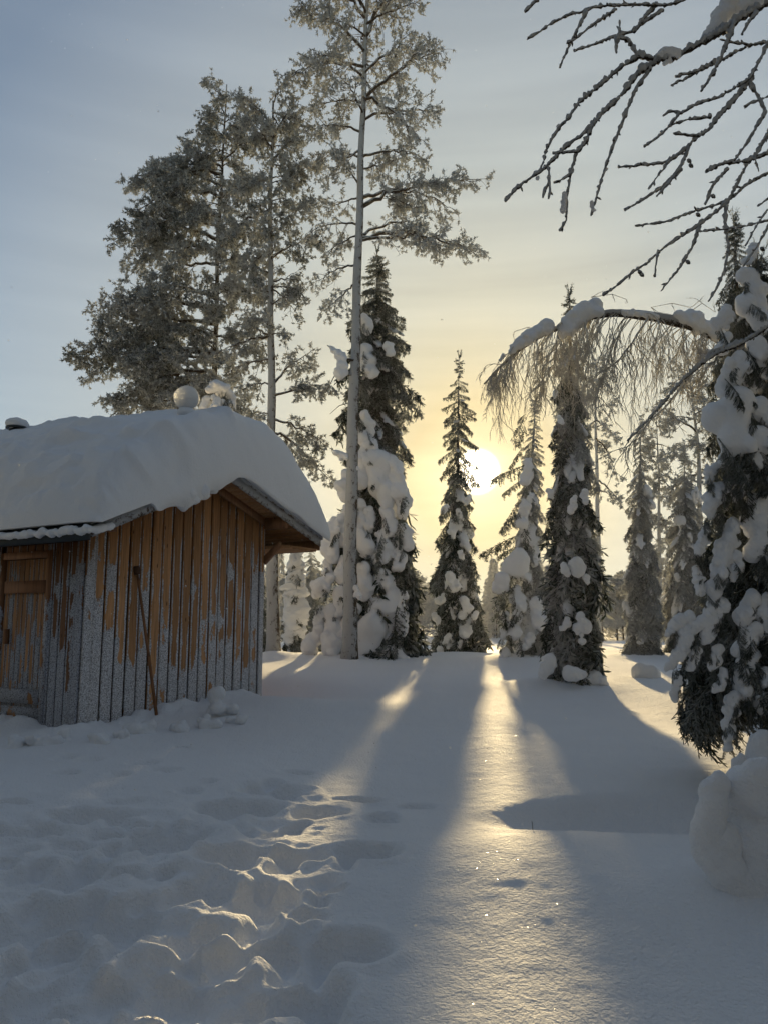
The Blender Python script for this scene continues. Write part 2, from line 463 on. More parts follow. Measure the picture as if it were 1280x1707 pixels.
def ground(x, y, fine=True):
    x = np.asarray(x, float); y = np.asarray(y, float)
    z = ground_base(x, y)
    # hollow with a lip on the near side
    dx = x - (_hollow_c[0] + .25); dy = y - (_hollow_c[1] + .42)
    u = dx / 1.25; v = (dy + .10 * dx ** 2 * np.sign(1)) / .52
    r = np.sqrt(u * u + v * v)
    z = z - .24 * (1 - sst(.25, 1.12, r))
    lip = np.exp(-((dy + .95) / np.where(dy < -.95, 1.1, .40)) ** 2) * np.exp(-((dx + .1) / 1.7) ** 2)
    z = z + .075 * lip
    # lit hump between the hollow and the camera, and low drifts either side of the sun lane
    h = solve_hump
    z = z + .04 * np.exp(-((x - h[0]) / .9) ** 2 - ((y - h[1]) / .7) ** 2)
    z = z + .16 * np.exp(-((x + 1.35) / 1.5) ** 2 - ((y - 10.7) / .8) ** 2) - .22 * np.exp(-((x + 1.9) / 1.1) ** 2 - ((y - 12.6) / 1.1) ** 2)
    # pits
    wx = x + .045 * vn(x * 5, y * 5, 21) + .02 * vn(x * 13, y * 13, 22); wy = y + .045 * vn(x * 5, y * 5, 23) + .02 * vn(x * 13, y * 13, 24)
    dmin = np.zeros_like(z)
    for (cx, cy, a, b, rot, d) in PITS:
        d = d * 2.3
        m = (np.abs(x - cx) < a * 1.8 + .15) & (np.abs(y - cy) < a * 1.8 + .15)
        if not m.any(): continue
        X = wx[m] - cx; Y = wy[m] - cy; c, s = math.cos(rot), math.sin(rot)
        rr = np.sqrt(((X * c + Y * s) / a) ** 2 + ((-X * s + Y * c) / b) ** 2)
        val = -d * (1 - sst(.55, 1.0, rr)) + d * .12 * np.exp(-((rr - 1.28) / .22) ** 2)
        cur = dmin[m]
        dmin[m] = np.where(val < 0, np.minimum(cur, val), np.maximum(cur, cur + val * .8))
    z = z - .24 * (1 - np.exp(np.minimum(dmin, 0) / .24)) + np.minimum(np.maximum(dmin, 0), .03)
    if fine:
        t = (1 - sst(-.6, .15, x + .12 * (y - 4))) * (1 - sst(5.6, 7.2, y)) * sst(-12, -2, y)      # trampled area
        z = z + t * (.055 * (.35 - np.abs(vn(wx * 2.6, wy * 2.6, 25))) + .030 * (.3 - np.abs(vn(wx * 6.1, wy * 6.1, 26))) + .016 * vn(x * 11, y * 11, 27))
        z = z + (.004 * vn(x * 6, y * 6, 28) + .003 * vn(x * 15, y * 15, 29)) * (y < 20)
        # heaped snow along the hut
        lx, ly = hut_local(x, y)
        dist = np.where(ly < 0, np.hypot(np.maximum(0, np.maximum(-lx, lx - 3.3)), -ly), np.where(lx < 0, -lx, 9))
        ridge = np.exp(-(dist / .38) ** 2) * (lx < 3.6) * (ly < 4)
        z = z + ridge * (.06 + .09 * vn(x * 3.3, y * 3.3, 31) + .05 * vn(x * 8, y * 8, 32))
    for (bx, by, br, bh) in BUMPS:
        z = z + bh * np.exp(-((x - bx) ** 2 + (y - by) ** 2) / (br * br))
    return z
solve_hump = solve_ground(900, 1440)

def gz(x, y): return float(ground(np.array([x]), np.array([y]), False)[0])

def axis_pts(a, b, fine, lo, hi, growth=1.09):
    pts = list(np.arange(a, b + fine, fine)); st = fine
    right = []; p = pts[-1]
    while p < hi:
        st *= growth; p += st; right.append(p)
    left = []; p = pts[0]; st = fine
    while p > lo:
        st *= growth; p -= st; left.append(p)
    return np.array(left[::-1] + pts + right)

def build_ground():
    xs = axis_pts(-3.3, 3.0, .02, -900, 900, 1.05)
    ys = axis_pts(2.7, 7.2, .018, -40, 1800, 1.025)
    X, Y = np.meshgrid(xs, ys)
    Z = ground(X, Y)
    m = (ys > 2.6) & (ys < 8)      # the wind has rounded every edge
    for _ in range(2):
        Zs = Z.copy(); Zs[:, 1:-1] = (Z[:, :-2] + 2 * Z[:, 1:-1] + Z[:, 2:]) / 4; Zs[1:-1] = (Zs[:-2] + 2 * Zs[1:-1] + Zs[2:]) / 4; Z[m] = Zs[m]
    V = np.stack([X, Y, Z], -1).reshape(-1, 3)
    ny, nx = X.shape
    i = (np.arange(ny - 1)[:, None] * nx + np.arange(nx - 1)[None, :])
    Q = np.stack([i, i + 1, i + nx + 1, i + nx], -1).reshape(-1, 4)
    o = put('snow_ground', mesh('snow_ground', V, Q, M_SNOW, True))
    tag(o, kind='structure')
    print('ground verts', len(V))

# ------------------------------------------------------------------ blobs of snow
def ico(sub=3):
    import bmesh
    bm = bmesh.new(); bmesh.ops.create_icosphere(bm, subdivisions=sub, radius=1)
    V = np.array([v.co[:] for v in bm.verts]); T = np.array([[v.index for v in f.verts] for f in bm.faces]); bm.free()
    return V, T
ICO2 = ico(2); ICO3 = ico(3)

def blob_mesh(name, balls, voxel, mat, smooth_it=5, disp=0.0, seed=0, freq=4.0):
    """balls: list of (centre, (rx,ry,rz), rotation matrix or None); fused and smoothed into one lump"""
    b = B(); V0, T0 = ICO2
    for c, r, M in balls:
        V = V0 * np.asarray(r)
        if M is not None: V = V @ np.asarray(M).T
        b.add(V + np.asarray(c), None, T0)
    me = b.build(name + '_src')
    o = bpy.data.objects.new('tmp', me); C.objects.link(o)
    m = o.modifiers.new('r', 'REMESH'); m.mode = 'VOXEL'; m.voxel_size = voxel
    s = o.modifiers.new('s', 'SMOOTH'); s.factor = .5; s.iterations = smooth_it
    dg = bpy.context.evaluated_depsgraph_get(); dg.update()
    ev = o.evaluated_get(dg)
    me2 = bpy.data.meshes.new_from_object(ev)
    bpy.data.objects.remove(o); bpy.data.meshes.remove(me)
    me2.name = name
    n = len(me2.vertices)
    co = np.empty(n * 3, np.float32); me2.vertices.foreach_get('co', co); co = co.reshape(-1, 3)
    if disp:
        no = np.empty(n * 3, np.float32); me2.vertices.foreach_get('normal', no); no = no.reshape(-1, 3)
        q = co * freq
        d = fbm(q[:, 0] + q[:, 2] * .7 + seed, q[:, 1] - q[:, 2] * .6, seed, 3)
        co = co + no * (d * disp)[:, None]
        me2.vertices.foreach_set('co', co.astype(np.float32).ravel())
    me2.polygons.foreach_set('use_smooth', np.ones(len(me2.polygons), bool))
    me2.materials.clear(); me2.materials.append(mat)
    me2.update()
    return me2

def path_balls(P, r, seed=0, flat=.8, jit=.18, step=.5):
    """ellipsoids strung along a path, radius r per point"""
    P = np.asarray(P, float); r = np.broadcast_to(r, (len(P),)).astype(float)
    rg = np.random.default_rng(seed); out = []
    for i in range(len(P) - 1):
        d = np.linalg.norm(P[i + 1] - P[i]); n = max(1, int(d / (step * max(.02, (r[i] + r[i + 1]) / 2))))
        for k in range(n + (i == len(P) - 2)):
            t = k / n; rad = r[i] * (1 - t) + r[i + 1] * t
            c = P[i] * (1 - t) + P[i + 1] * t + rg.normal(size=3) * rad * jit
            rr = rad * rg.uniform(.8, 1.15, 3)
            out.append((c, (rr[0], rr[1] * flat, rr[2]), None))
    return out

# ------------------------------------------------------------------ hut
def wood_material(name, rime_amt=0.0, base=(.47, .225, .078), rime=(.70, .70, .72)):
    m, t, b = mat_new(name)
    tc = nd(t, 'ShaderNodeTexCoord'); co = tc.outputs['Object']; oi = nd(t, 'ShaderNodeObjectInfo')
    sp = nd(t, 'ShaderNodeSeparateXYZ'); t.links.new(co, sp.inputs[0])
    rnd = mth(t, 'MULTIPLY', oi.outputs['Random'], 37.0)
    cb = nd(t, 'ShaderNodeCombineXYZ'); t.links.new(rnd, cb.inputs[0]); t.links.new(rnd, cb.inputs[1])
    off = nd(t, 'ShaderNodeVectorMath', operation='ADD'); t.links.new(co, off.inputs[0]); t.links.new(cb.outputs[0], off.inputs[1])
    grain = noise_n(t, 22, 5, .6, off.outputs[0], (2.2, 2.2, .09))
    c = ramp(t, grain, [(.25, tuple(v * .55 for v in base)), (.5, base), (.75, tuple(v * 1.35 for v in base))])
    # board-to-board difference
    hsn = nd(t, 'ShaderNodeHueSaturation'); v = mth(t, 'MULTIPLY_ADD', oi.outputs['Random'], .45, .78); t.links.new(v, hsn.inputs['Value']); hsn.inputs['Saturation'].default_value = .92; t.links.new(c, hsn.inputs['Color'])
    c = hsn.outputs[0]
    # knots
    vo = nd(t, 'ShaderNodeTexVoronoi'); vo.inputs['Scale'].default_value = 1.0
    mpv = nd(t, 'ShaderNodeMapping'); mpv.inputs['Scale'].default_value = (9, 9, 3.2); t.links.new(off.outputs[0], mpv.inputs[0]); t.links.new(mpv.outputs[0], vo.inputs['Vector'])
    kn = nd(t, 'ShaderNodeMapRange', interpolation_type='SMOOTHSTEP'); kn.inputs[1].default_value = .13; kn.inputs[2].default_value = .05; t.links.new(vo.outputs['Distance'], kn.inputs[0])
    c = mix(t, mth(t, 'MULTIPLY', kn.outputs[0], .8), c, (.05, .02, .01))
    if rime_amt > -5:
        g = nd(t, 'ShaderNodeNewGeometry'); gp = nd(t, 'ShaderNodeSeparateXYZ'); t.links.new(g.outputs['Position'], gp.inputs[0])
        at = nd(t, 'ShaderNodeAttribute'); at.attribute_name = 'edge'
        rm = nd(t, 'ShaderNodeAttribute'); rm.attribute_name = 'rime'
        # height above the snow at which the rime gives out
        hgt = nd(t, 'ShaderNodeMapRange'); hgt.inputs[1].default_value = 2.9; hgt.inputs[2].default_value = .45; hgt.inputs[3].default_value = -.52; hgt.inputs[4].default_value = .36; t.links.new(gp.outputs[2], hgt.inputs[0])
        patch = noise_n(t, 2.4, 2, .5, off.outputs[0], (1.6, 1.6, .7))
        fine = noise_n(t, 30, 4, .7, g.outputs['Position'])
        e3 = mth(t, 'POWER', at.outputs['Fac'], 2.2)
        f = mth(t, 'ADD', mth(t, 'MULTIPLY_ADD', patch, 1.9, -.95), hgt.outputs[0])
        f = mth(t, 'ADD', f, mth(t, 'MULTIPLY_ADD', fine, .34, -.17))
        fr = noise_n(t, 3.2, 3, .6, off.outputs[0], (1, 1, 1.2)); f = mth(t, 'ADD', f, mth(t, 'MULTIPLY', e3, mth(t, 'MULTIPLY_ADD', fr, 3.0, -.75)))
        f = mth(t, 'ADD', f, rm.outputs['Fac'])
        f = mth(t, 'ADD', f, rime_amt)
        mk = nd(t, 'ShaderNodeMapRange', interpolation_type='SMOOTHSTEP'); mk.inputs[1].default_value = -.015; mk.inputs[2].default_value = .035; t.links.new(f, mk.inputs[0])
        speck = noise_n(t, 75, 3, .7, g.outputs['Position'])
        rc = ramp(t, speck, [(.40, tuple(v * .30 for v in rime)), (.52, rime), (.7, tuple(min(1, v * 1.25) for v in rime))])
        c = mix(t, mth(t, 'MULTIPLY', mk.outputs[0], .93), c, rc)
        hh = mth(t, 'MULTIPLY_ADD', mk.outputs[0], .5, mth(t, 'MULTIPLY', speck, mth(t, 'MULTIPLY_ADD', mk.outputs[0], .8, .08)))
        bump(t, b, hh, .7, .018)
    else:
        bump(t, b, grain, .25, .006)
    t.links.new(c, b.inputs['Base Color']); b.inputs['Roughness'].default_value = .7; b.inputs['Specular IOR Level'].default_value = .25
    return m
M_WALLB = wood_material('rimed_wall_boards', -.09)
M_SIDEB = wood_material('rimed_side_boards', .10, (.22, .095, .033), (.46, .48, .53))
M_DOORB = wood_material('rimed_door_boards', -.10, (.36, .175, .065), (.38, .40, .44))
M_TRIM = wood_material('trim_wood', -9, (.20, .085, .030))
M_SOFFIT = wood_material('soffit_wood', -9, (.33, .15, .05))
M_DARKGAP = mat_new('dark_wall_felt')[0]; M_DARKGAP.node_tree.nodes['Principled BSDF'].inputs['Base Color'].default_value = (.07, .032, .015, 1); M_DARKGAP.node_tree.nodes['Principled BSDF'].inputs['Roughness'].default_value = .9
M_ROOFM = mat_new('dark_roof_sheet')[0]; _b = M_ROOFM.node_tree.nodes['Principled BSDF']; _b.inputs['Base Color'].default_value = (.018, .024, .026, 1); _b.inputs['Roughness'].default_value = .4
M_BARGE = bark_material('weathered_bargeboard', (.17, .12, .085), (.52, .53, .55), .22, (0, 0, .5), 14, (1, 1, 1))
M_ICE = mat_new('ice_ball')[0]

def set_attr(me, nm, vals):
    a = me.attributes.new(nm, 'FLOAT', 'POINT'); a.data.foreach_set('value', np.asarray(vals, np.float32))

def board_mesh(w, h0, z0, zt_left, zt_right, th, mat, rime=0.0, axis='x', segz=1):
    """upright board, origin at its lower left; a column across the face carries the 'edge' value; top may slope"""
    us = [0, .006, w * .28, w * .72, w - .006, w]
    ed = [0, 1, .25, .25, 1, 0]
    V = []; E = []
    for z in (z0, None):
        for u, e in zip(us, ed):
            f = u / w
            zz = z0 if z is not None else zt_left * (1 - f) + zt_right * f
            dep = 0 if 0 < f < 1 else .006
            V.append((u, dep, zz)); E.append(e)
    for z in (z0, None):
        for u, e in ((0, 1), (w, 1)):
            zz = z0 if z is not None else (zt_left if u == 0 else zt_right)
            V.append((u, th, zz)); E.append(0)
    n = 6
    Q = [(i, i + 1, n + i + 1, n + i) for i in range(5)]
    Q += [(5, 13, 15, 11), (12, 0, 6, 14), (13, 12, 14, 15)]
    V = np.array(V, float)
    if axis == 'y':      # face looks towards -x
        V = np.stack([V[:, 1], w - V[:, 0], V[:, 2]], -1)
        Q = [tuple(q) for q in Q]
    # centre the origin on the board so the grain is its own
    me = mesh('board', V, [np.array(Q), np.array([(6, 7, 8, 9)]), np.array([(6, 9, 10, 11)]), np.array([(14, 6, 11, 15)])], mat)
    set_attr(me, 'edge', E); set_attr(me, 'rime', [rime] * len(V))
    return me

def hputl(name, me, parent, loc=(0, 0, 0), rot=(0, 0, 0)):
    o = bpy.data.objects.new(name, me); C.objects.link(o); o.parent = parent; o.location = loc; o.rotation_euler = rot
    return o

def bbox_mesh(lo, hi, mat, bev=.004):
    b = B(); b.box(lo, hi); return b.build('box', mat)

def build_hut():
    Z0 = 0.0                     # hut floor datum, world z
    hut = empty('wooden_hut', (HC[0], HC[1], 0), 'small board-clad wooden hut with rime frost on its orange walls and a gable roof', 'hut', rot=(0, 0, HA))
    GW = 3.27; LEN = 4.6
    XL, XP, XR = -.32, 1.91, 4.14
    ZL, ZP, ZR = 2.66, 3.66, 2.92
    def roofz(x): return ZL + (ZP - ZL) * (x - XL) / (XP - XL) if x < XP else ZP + (ZR - ZP) * (x - XP) / (XR - XP)
    DK = .14                     # roof build-up thickness
    # dark backing walls
    b = B()
    n = 10; xs = sorted(list(np.linspace(.02, GW - .02, n)) + [XP])
    V = []; 
    for x in xs: V += [(x, .04, .0), (x, .04, roofz(x) - DK)]
    Q = [(2 * i, 2 * i + 2, 2 * i + 3, 2 * i + 1) for i in range(len(xs) - 1)]
    b.add(V, Q)
    b.add([(.04, .04, 0), (.04, LEN, 0), (.04, LEN, roofz(.04) - DK), (.04, .04, roofz(.04) - DK)], [(0, 1, 2, 3)])
    b.add([(GW - .04, .04, 0), (GW - .04, LEN, 0), (GW - .04, LEN, roofz(GW) - DK), (GW - .04, .04, roofz(GW) - DK)], [(0, 3, 2, 1)])
    b.add([(.04, LEN, 0), (GW - .04, LEN, 0), (GW - .04, LEN, roofz(GW) - DK), (.04, LEN, roofz(0) - DK)], [(0, 1, 2, 3)])
    hputl('wall', b.build('wall', M_DARKGAP), hut)
    rg = np.random.default_rng(5)
    # gable boards; rime value per board copies how far the frost climbs in the photograph
    nb = 17; x = .115; pw = (GW - .115 - .10) / nb
    climb = [.22, .17, .02, -.10, .07, -.20, -.04, -.10, -.14, .0, -.03, .0, .03, .09, .05, .05, .24]
    hputl('corner_board', board_mesh(.11, 0, -.1, roofz(0) - DK, roofz(.11) - DK, .035, M_WALLB, .42), hut, (0, -.015, 0))
    for i in range(nb):
        w = pw - .025 + rg.uniform(-.003, .003)
        me = board_mesh(w, 0, -.1, roofz(x) - DK, roofz(x + w) - DK, .024, M_WALLB, climb[i])
        hputl('wall_board', me, hut, (x, rg.uniform(-.004, .004), 0))
        x += pw
    hputl('corner_board', board_mesh(.095, 0, -.1, roofz(GW - .1) - DK, roofz(GW) - DK, .035, M_WALLB, .36), hut, (GW - .098, -.015, 0))
    # side wall boards left of the corner up to the door frame
    y = .0; hputl('corner_board', board_mesh(.10, 0, -.1, 2.53, 2.53, .03, M_SIDEB, .12, 'y'), hut, (-.03, .025, 0))
    y = .135
    DY0, DY1, DZ0, DZ1 = .66, 1.50, .42, 2.36
    while y < DY0 - .05:
        hputl('wall_board', board_mesh(.125, 0, -.1, 2.53, 2.53, .024, M_SIDEB, rg.uniform(-.02, .05), 'y'), hut, (-.02, y, 0)); y += .145
    y = DY1 + .1
    while y < LEN - .1:
        hputl('wall_board', board_mesh(.125, 0, -.1, 2.53, 2.53, .024, M_SIDEB, 0, 'y'), hut, (-.02, y, 0)); y += .145
    y = DY0 - .01
    while y < DY1:
        hputl('wall_board', board_mesh(.125, 0, DZ1 + .09, 2.53, 2.53, .024, M_SIDEB, -.3, 'y'), hut, (-.02, y, 0)); y += .145
    # door frame and door
    fr = hputl('door_frame', bbox_mesh((-.045, DY0 - .07, DZ0 - .1), (.035, DY0, DZ1 + .085), M_SIDEB), hut)
    hputl('frame_post', bbox_mesh((-.045, DY1, DZ0 - .1), (.035, DY1 + .07, DZ1 + .085), M_SIDEB), fr)
    hputl('frame_head', bbox_mesh((-.055, DY0 - .002, DZ1 + .003), (.035, DY1 + .002, DZ1 + .088), M_TRIM), fr)
    hputl('sill', bbox_mesh((-.14, DY0 - .05, DZ0 - .14), (.03, DY1 + .05, DZ0 - .05), M_SIDEB), fr)
    door = hputl('door', bbox_mesh((.012, DY0 + .006, DZ0), (.035, DY1 - .006, DZ1 - .006), M_DARKGAP), hut)
    yy = DY0 + .008; k = 0
    while yy < DY1 - .05:
        hputl('door_board', board_mesh(.082, 0, DZ0, DZ1 - .008, DZ1 - .008, .018, M_DOORB, rg.uniform(-.05, .06), 'y'), door, (-.010, yy, 0)); yy += .0925
    hputl('cross_batten', bbox_mesh((-.038, DY0 + .03, DZ1 - .42), (-.011, DY1 - .03, DZ1 - .27), M_TRIM), door)
    hputl('cross_batten', bbox_mesh((-.040, DY0 + .03, DZ0 + .20), (-.011, DY1 - .03, DZ0 + .37), M_DOORB), door)
    hputl('bottom_board', bbox_mesh((-.030, DY0 + .03, DZ0 + .01), (-.011, DY1 - .03, DZ0 + .16), M_DOORB), door)
    hputl('door_handle', bbox_mesh((-.075, DY1 - .16, 1.32), (-.012, DY1 - .12, 1.50), M_TRIM), door)
    # roof: soffit boards under each slope, sheet above
    YF = -.45
    roof = hputl('roof', None, hut)
    def slab(xa, xb, ya, yb, top_off, th):
        za, zb = roofz(xa) - top_off, roofz(xb) - top_off
        if xa >= XP: za = ZP + (ZR - ZP) * (xa - XP) / (XR - XP) - top_off
        b = B(); b.hexa([(xa, ya, za - th), (xb, ya, zb - th), (xb, yb, zb - th), (xa, yb, za - th), (xa, ya, za), (xb, ya, zb), (xb, yb, zb), (xa, yb, za)])
        return b
    hputl('roof_sheet', slab(XL - .04, XP - .001, YF - .03, LEN + .3, -.012, .02).build('s', M_ROOFM), roof)
    hputl('roof_sheet', slab(XP + .001, XR + .03, YF - .01, LEN + .3, -.012, .02).build('s', M_ROOFM), roof)
    # soffit boards run along the ridge, seen from below in the overhangs
    def soff(xa, xb):
        n = int(round((xb - xa) / .118)); 
        for i in range(n):
            a = xa + (xb - xa) * i / n; c = xa + (xb - xa) * (i + 1) / n - .006
            hputl('soffit_board', slab(a, c, YF + .03, LEN + .25, .022, .022).build('s', M_SOFFIT), roof)
    soff(XL + .02, XP - .002); soff(XP + .002, XR - .02)
    # bargeboards
    def barge(xa, xb, th, ya, hh, mat, drop=.02):
        za, zb = roofz(xa) + drop, roofz(xb) + drop
        if xa >= XP: za = ZP + drop
        b = B(); b.hexa([(xa, ya, za - hh), (xb, ya, zb - hh), (xb, ya + th, zb - hh), (xa, ya + th, za - hh), (xa, ya, za), (xb, ya, zb), (xb, ya + th, zb), (xa, ya + th, za)])
        return b.build('barge', mat)
    hputl('bargeboard', barge(XL, XP - .002, .028, YF - .002, .16, M_BARGE), roof)
    hputl('bargeboard', barge(XP + .002, XR, .028, YF - .002, .15, M_BARGE), roof)
    hputl('cover_board', barge(XP + .004, XR + .02, .05, YF - .032, .05, M_BARGE, .035), roof)
    hputl('wall_trim', barge(.02, XP - .004, .03, -.045, .12, M_TRIM, -.05), roof)
    hputl('wall_trim', barge(XP + .004, GW + .02, .03, -.045, .12, M_TRIM, -.05), roof)
    # purlins carried out to the bargeboards
    for xx in (.0, XP - .05, GW - .02):
        hputl('purlin', bbox_mesh((xx - .045, YF + .03, roofz(xx + .05) - .20), (xx + .055, -.047, roofz(xx) - .05), M_TRIM), roof)
    # boxed right eave
    hputl('eave_box', bbox_mesh((GW + .02, YF + .03, 2.72), (XR - .05, LEN, 2.745), M_SOFFIT), roof)
    for k in range(5):
        hputl('eave_board', bbox_mesh((GW + .03 + k * .155, YF + .035, 2.700), (GW + .03 + k * .155 + .145, LEN, 2.718), M_SOFFIT), roof)
    # diagonal strut
    b = B(); b.hexa([(GW - .03, -.30, 2.72), (GW + .05, -.30, 2.72), (GW + .05, -.30, 2.80), (GW - .03, -.30, 2.80), (GW - .03, -.0, 2.46), (GW + .05, -.0, 2.46), (GW + .05, .0, 2.58), (GW - .03, .0, 2.58)])
    hputl('strut', b.build('strut', M_TRIM), roof)
    hputl('fascia', bbox_mesh((XL - .045, YF, ZL - .17), (XL - .015, LEN + .25, ZL - .01), M_ROOFM), roof)
    hputl('fascia', bbox_mesh((XR - .01, YF + .03, ZR - .19), (XR + .02, LEN + .25, ZR - .005), M_TRIM), roof)
    # gutter-edge snow strip
    # ---------------- snow on the roof
    v_all = []; na = 150; nbk = 130
    ys = np.concatenate([YF - .16 + .55 * (1 - np.cos(np.linspace(0, np.pi / 2, 30))), np.linspace(YF + .47, LEN + .35, nbk - 30)])
    nt_ = 22
    for y in ys:
        v = np.clip((y - (YF - .16)) / .42, 0, 1); q = math.sqrt(max(0, 1 - (1 - v) ** 2.8))
        back = max(0, y) 
        xa, xb = XL - .02 - .06 * q, XR + .02 + .14 * q
        a = np.linspace(0, 1, na); a = .5 - .5 * np.cos(a * np.pi)
        xx = xa + (xb - xa) * a
        rz = np.array([roofz(min(max(x, XL), XR)) for x in xx]) + .03
        T0 = 1.19 + .05 * back
        s_ = (xx - XP) / np.where(xx < XP, XP - xa, xb - XP)
        prof = np.where(xx < XP, np.maximum(0, 1 - np.abs(s_) ** 2.6) ** .62, np.maximum(0, 1 - np.abs(s_) ** 6.0) ** .5)
        side = np.where(xx < XP, .92, 1.0 - .22 * sst(2.4, 4.3, xx))
        # soften the ridge: the snow lies as one rounded back
        rb = rz - .16 * np.exp(-((xx - XP) / .55) ** 2) * q
        th = T0 * prof * side * q
        nn = .05 * fbm(xx * 1.3 + 3, np.full_like(xx, y * 1.3), 40, 4) + .07 * vn(xx * .6, np.full_like(xx, y * .5), 44) + (.11 * (.4 - np.abs(vn(xx * 2.2, np.full_like(xx, y * 2.0), 46))) + .03 * vn(xx * 6, np.full_like(xx, y * 6), 49)) * sst(2.3, .6, xx) + .012 * fbm(xx * 5, np.full_like(xx, y * 5), 50, 2)
        top = rb + th + nn * prof * q * 1.2
        tx = xx + np.where(xx > XP, .10 * q * np.clip((xx - XP) / 2, 0, 1) ** 3 * 0, 0)
        # lower lip: hangs over the bargeboard near the front, slid forward left of the ridge
        lipd = (1 - sst(0, .35, v)) * (.10 + .14 * np.exp(-((xx - 1.15) / .75) ** 2) + .05 * vn(xx * 3, xx * 0, 47) + .04 * vn(xx * 9, xx * 0, 48) * (xx < 1.9)) * np.where(xx < .45, .1, np.where(xx > XP + .1, .62, 1))
        lipd = np.convolve(np.pad(lipd, 2, mode='edge'), [.1, .2, .4, .2, .1], mode='valid')
        bot = rz - lipd
        yt = np.full(na, y); 
        ring = np.concatenate([np.stack([tx, yt, np.maximum(top, bot + .01)], -1), np.stack([xx[::-1][1:-1] , yt[1:-1], bot[::-1][1:-1]], -1)])
        v_all.append(ring)
    m = len(v_all[0]); V = np.concatenate(v_all); nyy = len(ys)
    i = np.arange(nyy - 1)[:, None] * m; j = np.arange(m)[None]; j2 = (j + 1) % m
    Q = np.stack([i + j, i + j2, i + m + j2, i + m + j], -1).reshape(-1, 4)[:, ::-1]
    f0 = np.stack([np.arange(0, na - 2), np.arange(1, na - 1), m - np.arange(1, na - 1), m - np.arange(0, na - 2)], -1)
    caps = []
    for k in range(1, na - 2): caps.append((k, k + 1, m - k - 1, m - k))
    caps = np.array(caps); back_caps = caps[:, ::-1] + (nyy - 1) * m
    # lift to world coordinates
    def toworld(V):
        V = np.asarray(V, float); return np.stack([HC[0] + V[:, 0] * GX[0] + V[:, 1] * GY[0], HC[1] + V[:, 0] * GX[1] + V[:, 1] * GY[1], V[:, 2]], -1)
    # crusts, slumps and wind ledges over the surface
    lx_, ly_, lz_ = V[:, 0], V[:, 1], V[:, 2]
    up_ = np.clip((lz_ - np.array([roofz(min(max(q, XL), XR)) for q in lx_]) - .02) / .3, 0, 1)
    leftw = sst(1.75, .5, lx_)
    a_ = lx_ + .5 * lz_; b_ = ly_ - .6 * lz_
    wa = a_ + .25 * vn(a_ * 1.7, b_ * 1.7, 33); wb_ = b_ + .25 * vn(a_ * 1.7, b_ * 1.7, 34)
    slab_ = sst(-.12, .12, vn(wa * 1.3, wb_ * 1.3, 35)) * .035 + sst(-.1, .1, vn(wa * 2.9, wb_ * 2.9, 36)) * .028
    dd_ = (slab_ - .04) * (.10 + .95 * leftw) + (.004 + .012 * leftw) * fbm(a_ * 5, b_ * 5, 37, 3) + .005 * fbm(a_ * 17, b_ * 17, 38, 2)
    V[:, 2] += dd_ * up_; V[:, 1] -= dd_ * .8 * up_ * sst(.6, -.3, ly_); V[:, 0] -= dd_ * .6 * up_ * leftw
    me = mesh('roof_snow', toworld(V), [Q, caps, back_caps], M_SNOWCAP, True)
    o = bpy.data.objects.new('roof_snow', me); C.objects.link(o)
    tag(o, 'thick rounded blanket of snow lying on the hut roof and hanging over its edges', 'snow')
    # snow strip clinging along the left eave below the sheet
    bl = []
    rg2 = np.random.default_rng(9)
    for k in range(46):
        y = YF - .02 + k * .055; r = rg2.uniform(.035, .06)
        bl.append(((XL - .06 + rg2.uniform(-.02, .02), y, ZL - .055 + rg2.uniform(-.02, .02)), (r, r * 1.3, r), None))
    for k in range(8):
        bl.append(((XL + .02 + k * .03, YF - .04, ZL - .06 + k * .01), (.05, .04, .05), None))
    bl = [(tuple(toworld([c])[0]), r, M) for c, r, M in bl]
    o = put('eave_snow', blob_mesh('eave_snow', bl, .022, M_SNOWCAP, 3, .008, 3, 20))
    tag(o, 'lumpy strip of snow clinging to the eave above the hut door', 'snow')
    # snow lump poking out over the front edge
    bl = [(tuple(toworld([c])[0]), r, None) for c, r in [((1.00, YF - .07, 3.05), (.07, .05, .10)), ((.93, YF - .07, 3.06), (.06, .05, .07)), ((1.12, YF - .07, 3.13), (.14, .05, .08)), ((1.30, YF - .07, 3.21), (.14, .05, .07)), ((1.48, YF - .07, 3.30), (.12, .05, .05)), ((1.02, YF - .06, 3.18), (.16, .07, .12)), ((1.22, YF - .05, 3.27), (.2, .07, .12))]]
    o = put('overhang_snow', blob_mesh('overhang_snow', bl, .025, M_SNOWCAP, 4, .01, 5, 14))
    tag(o, 'ragged snow lump hanging over the left slope of the gable', 'snow')
    return hut, toworld, roofz

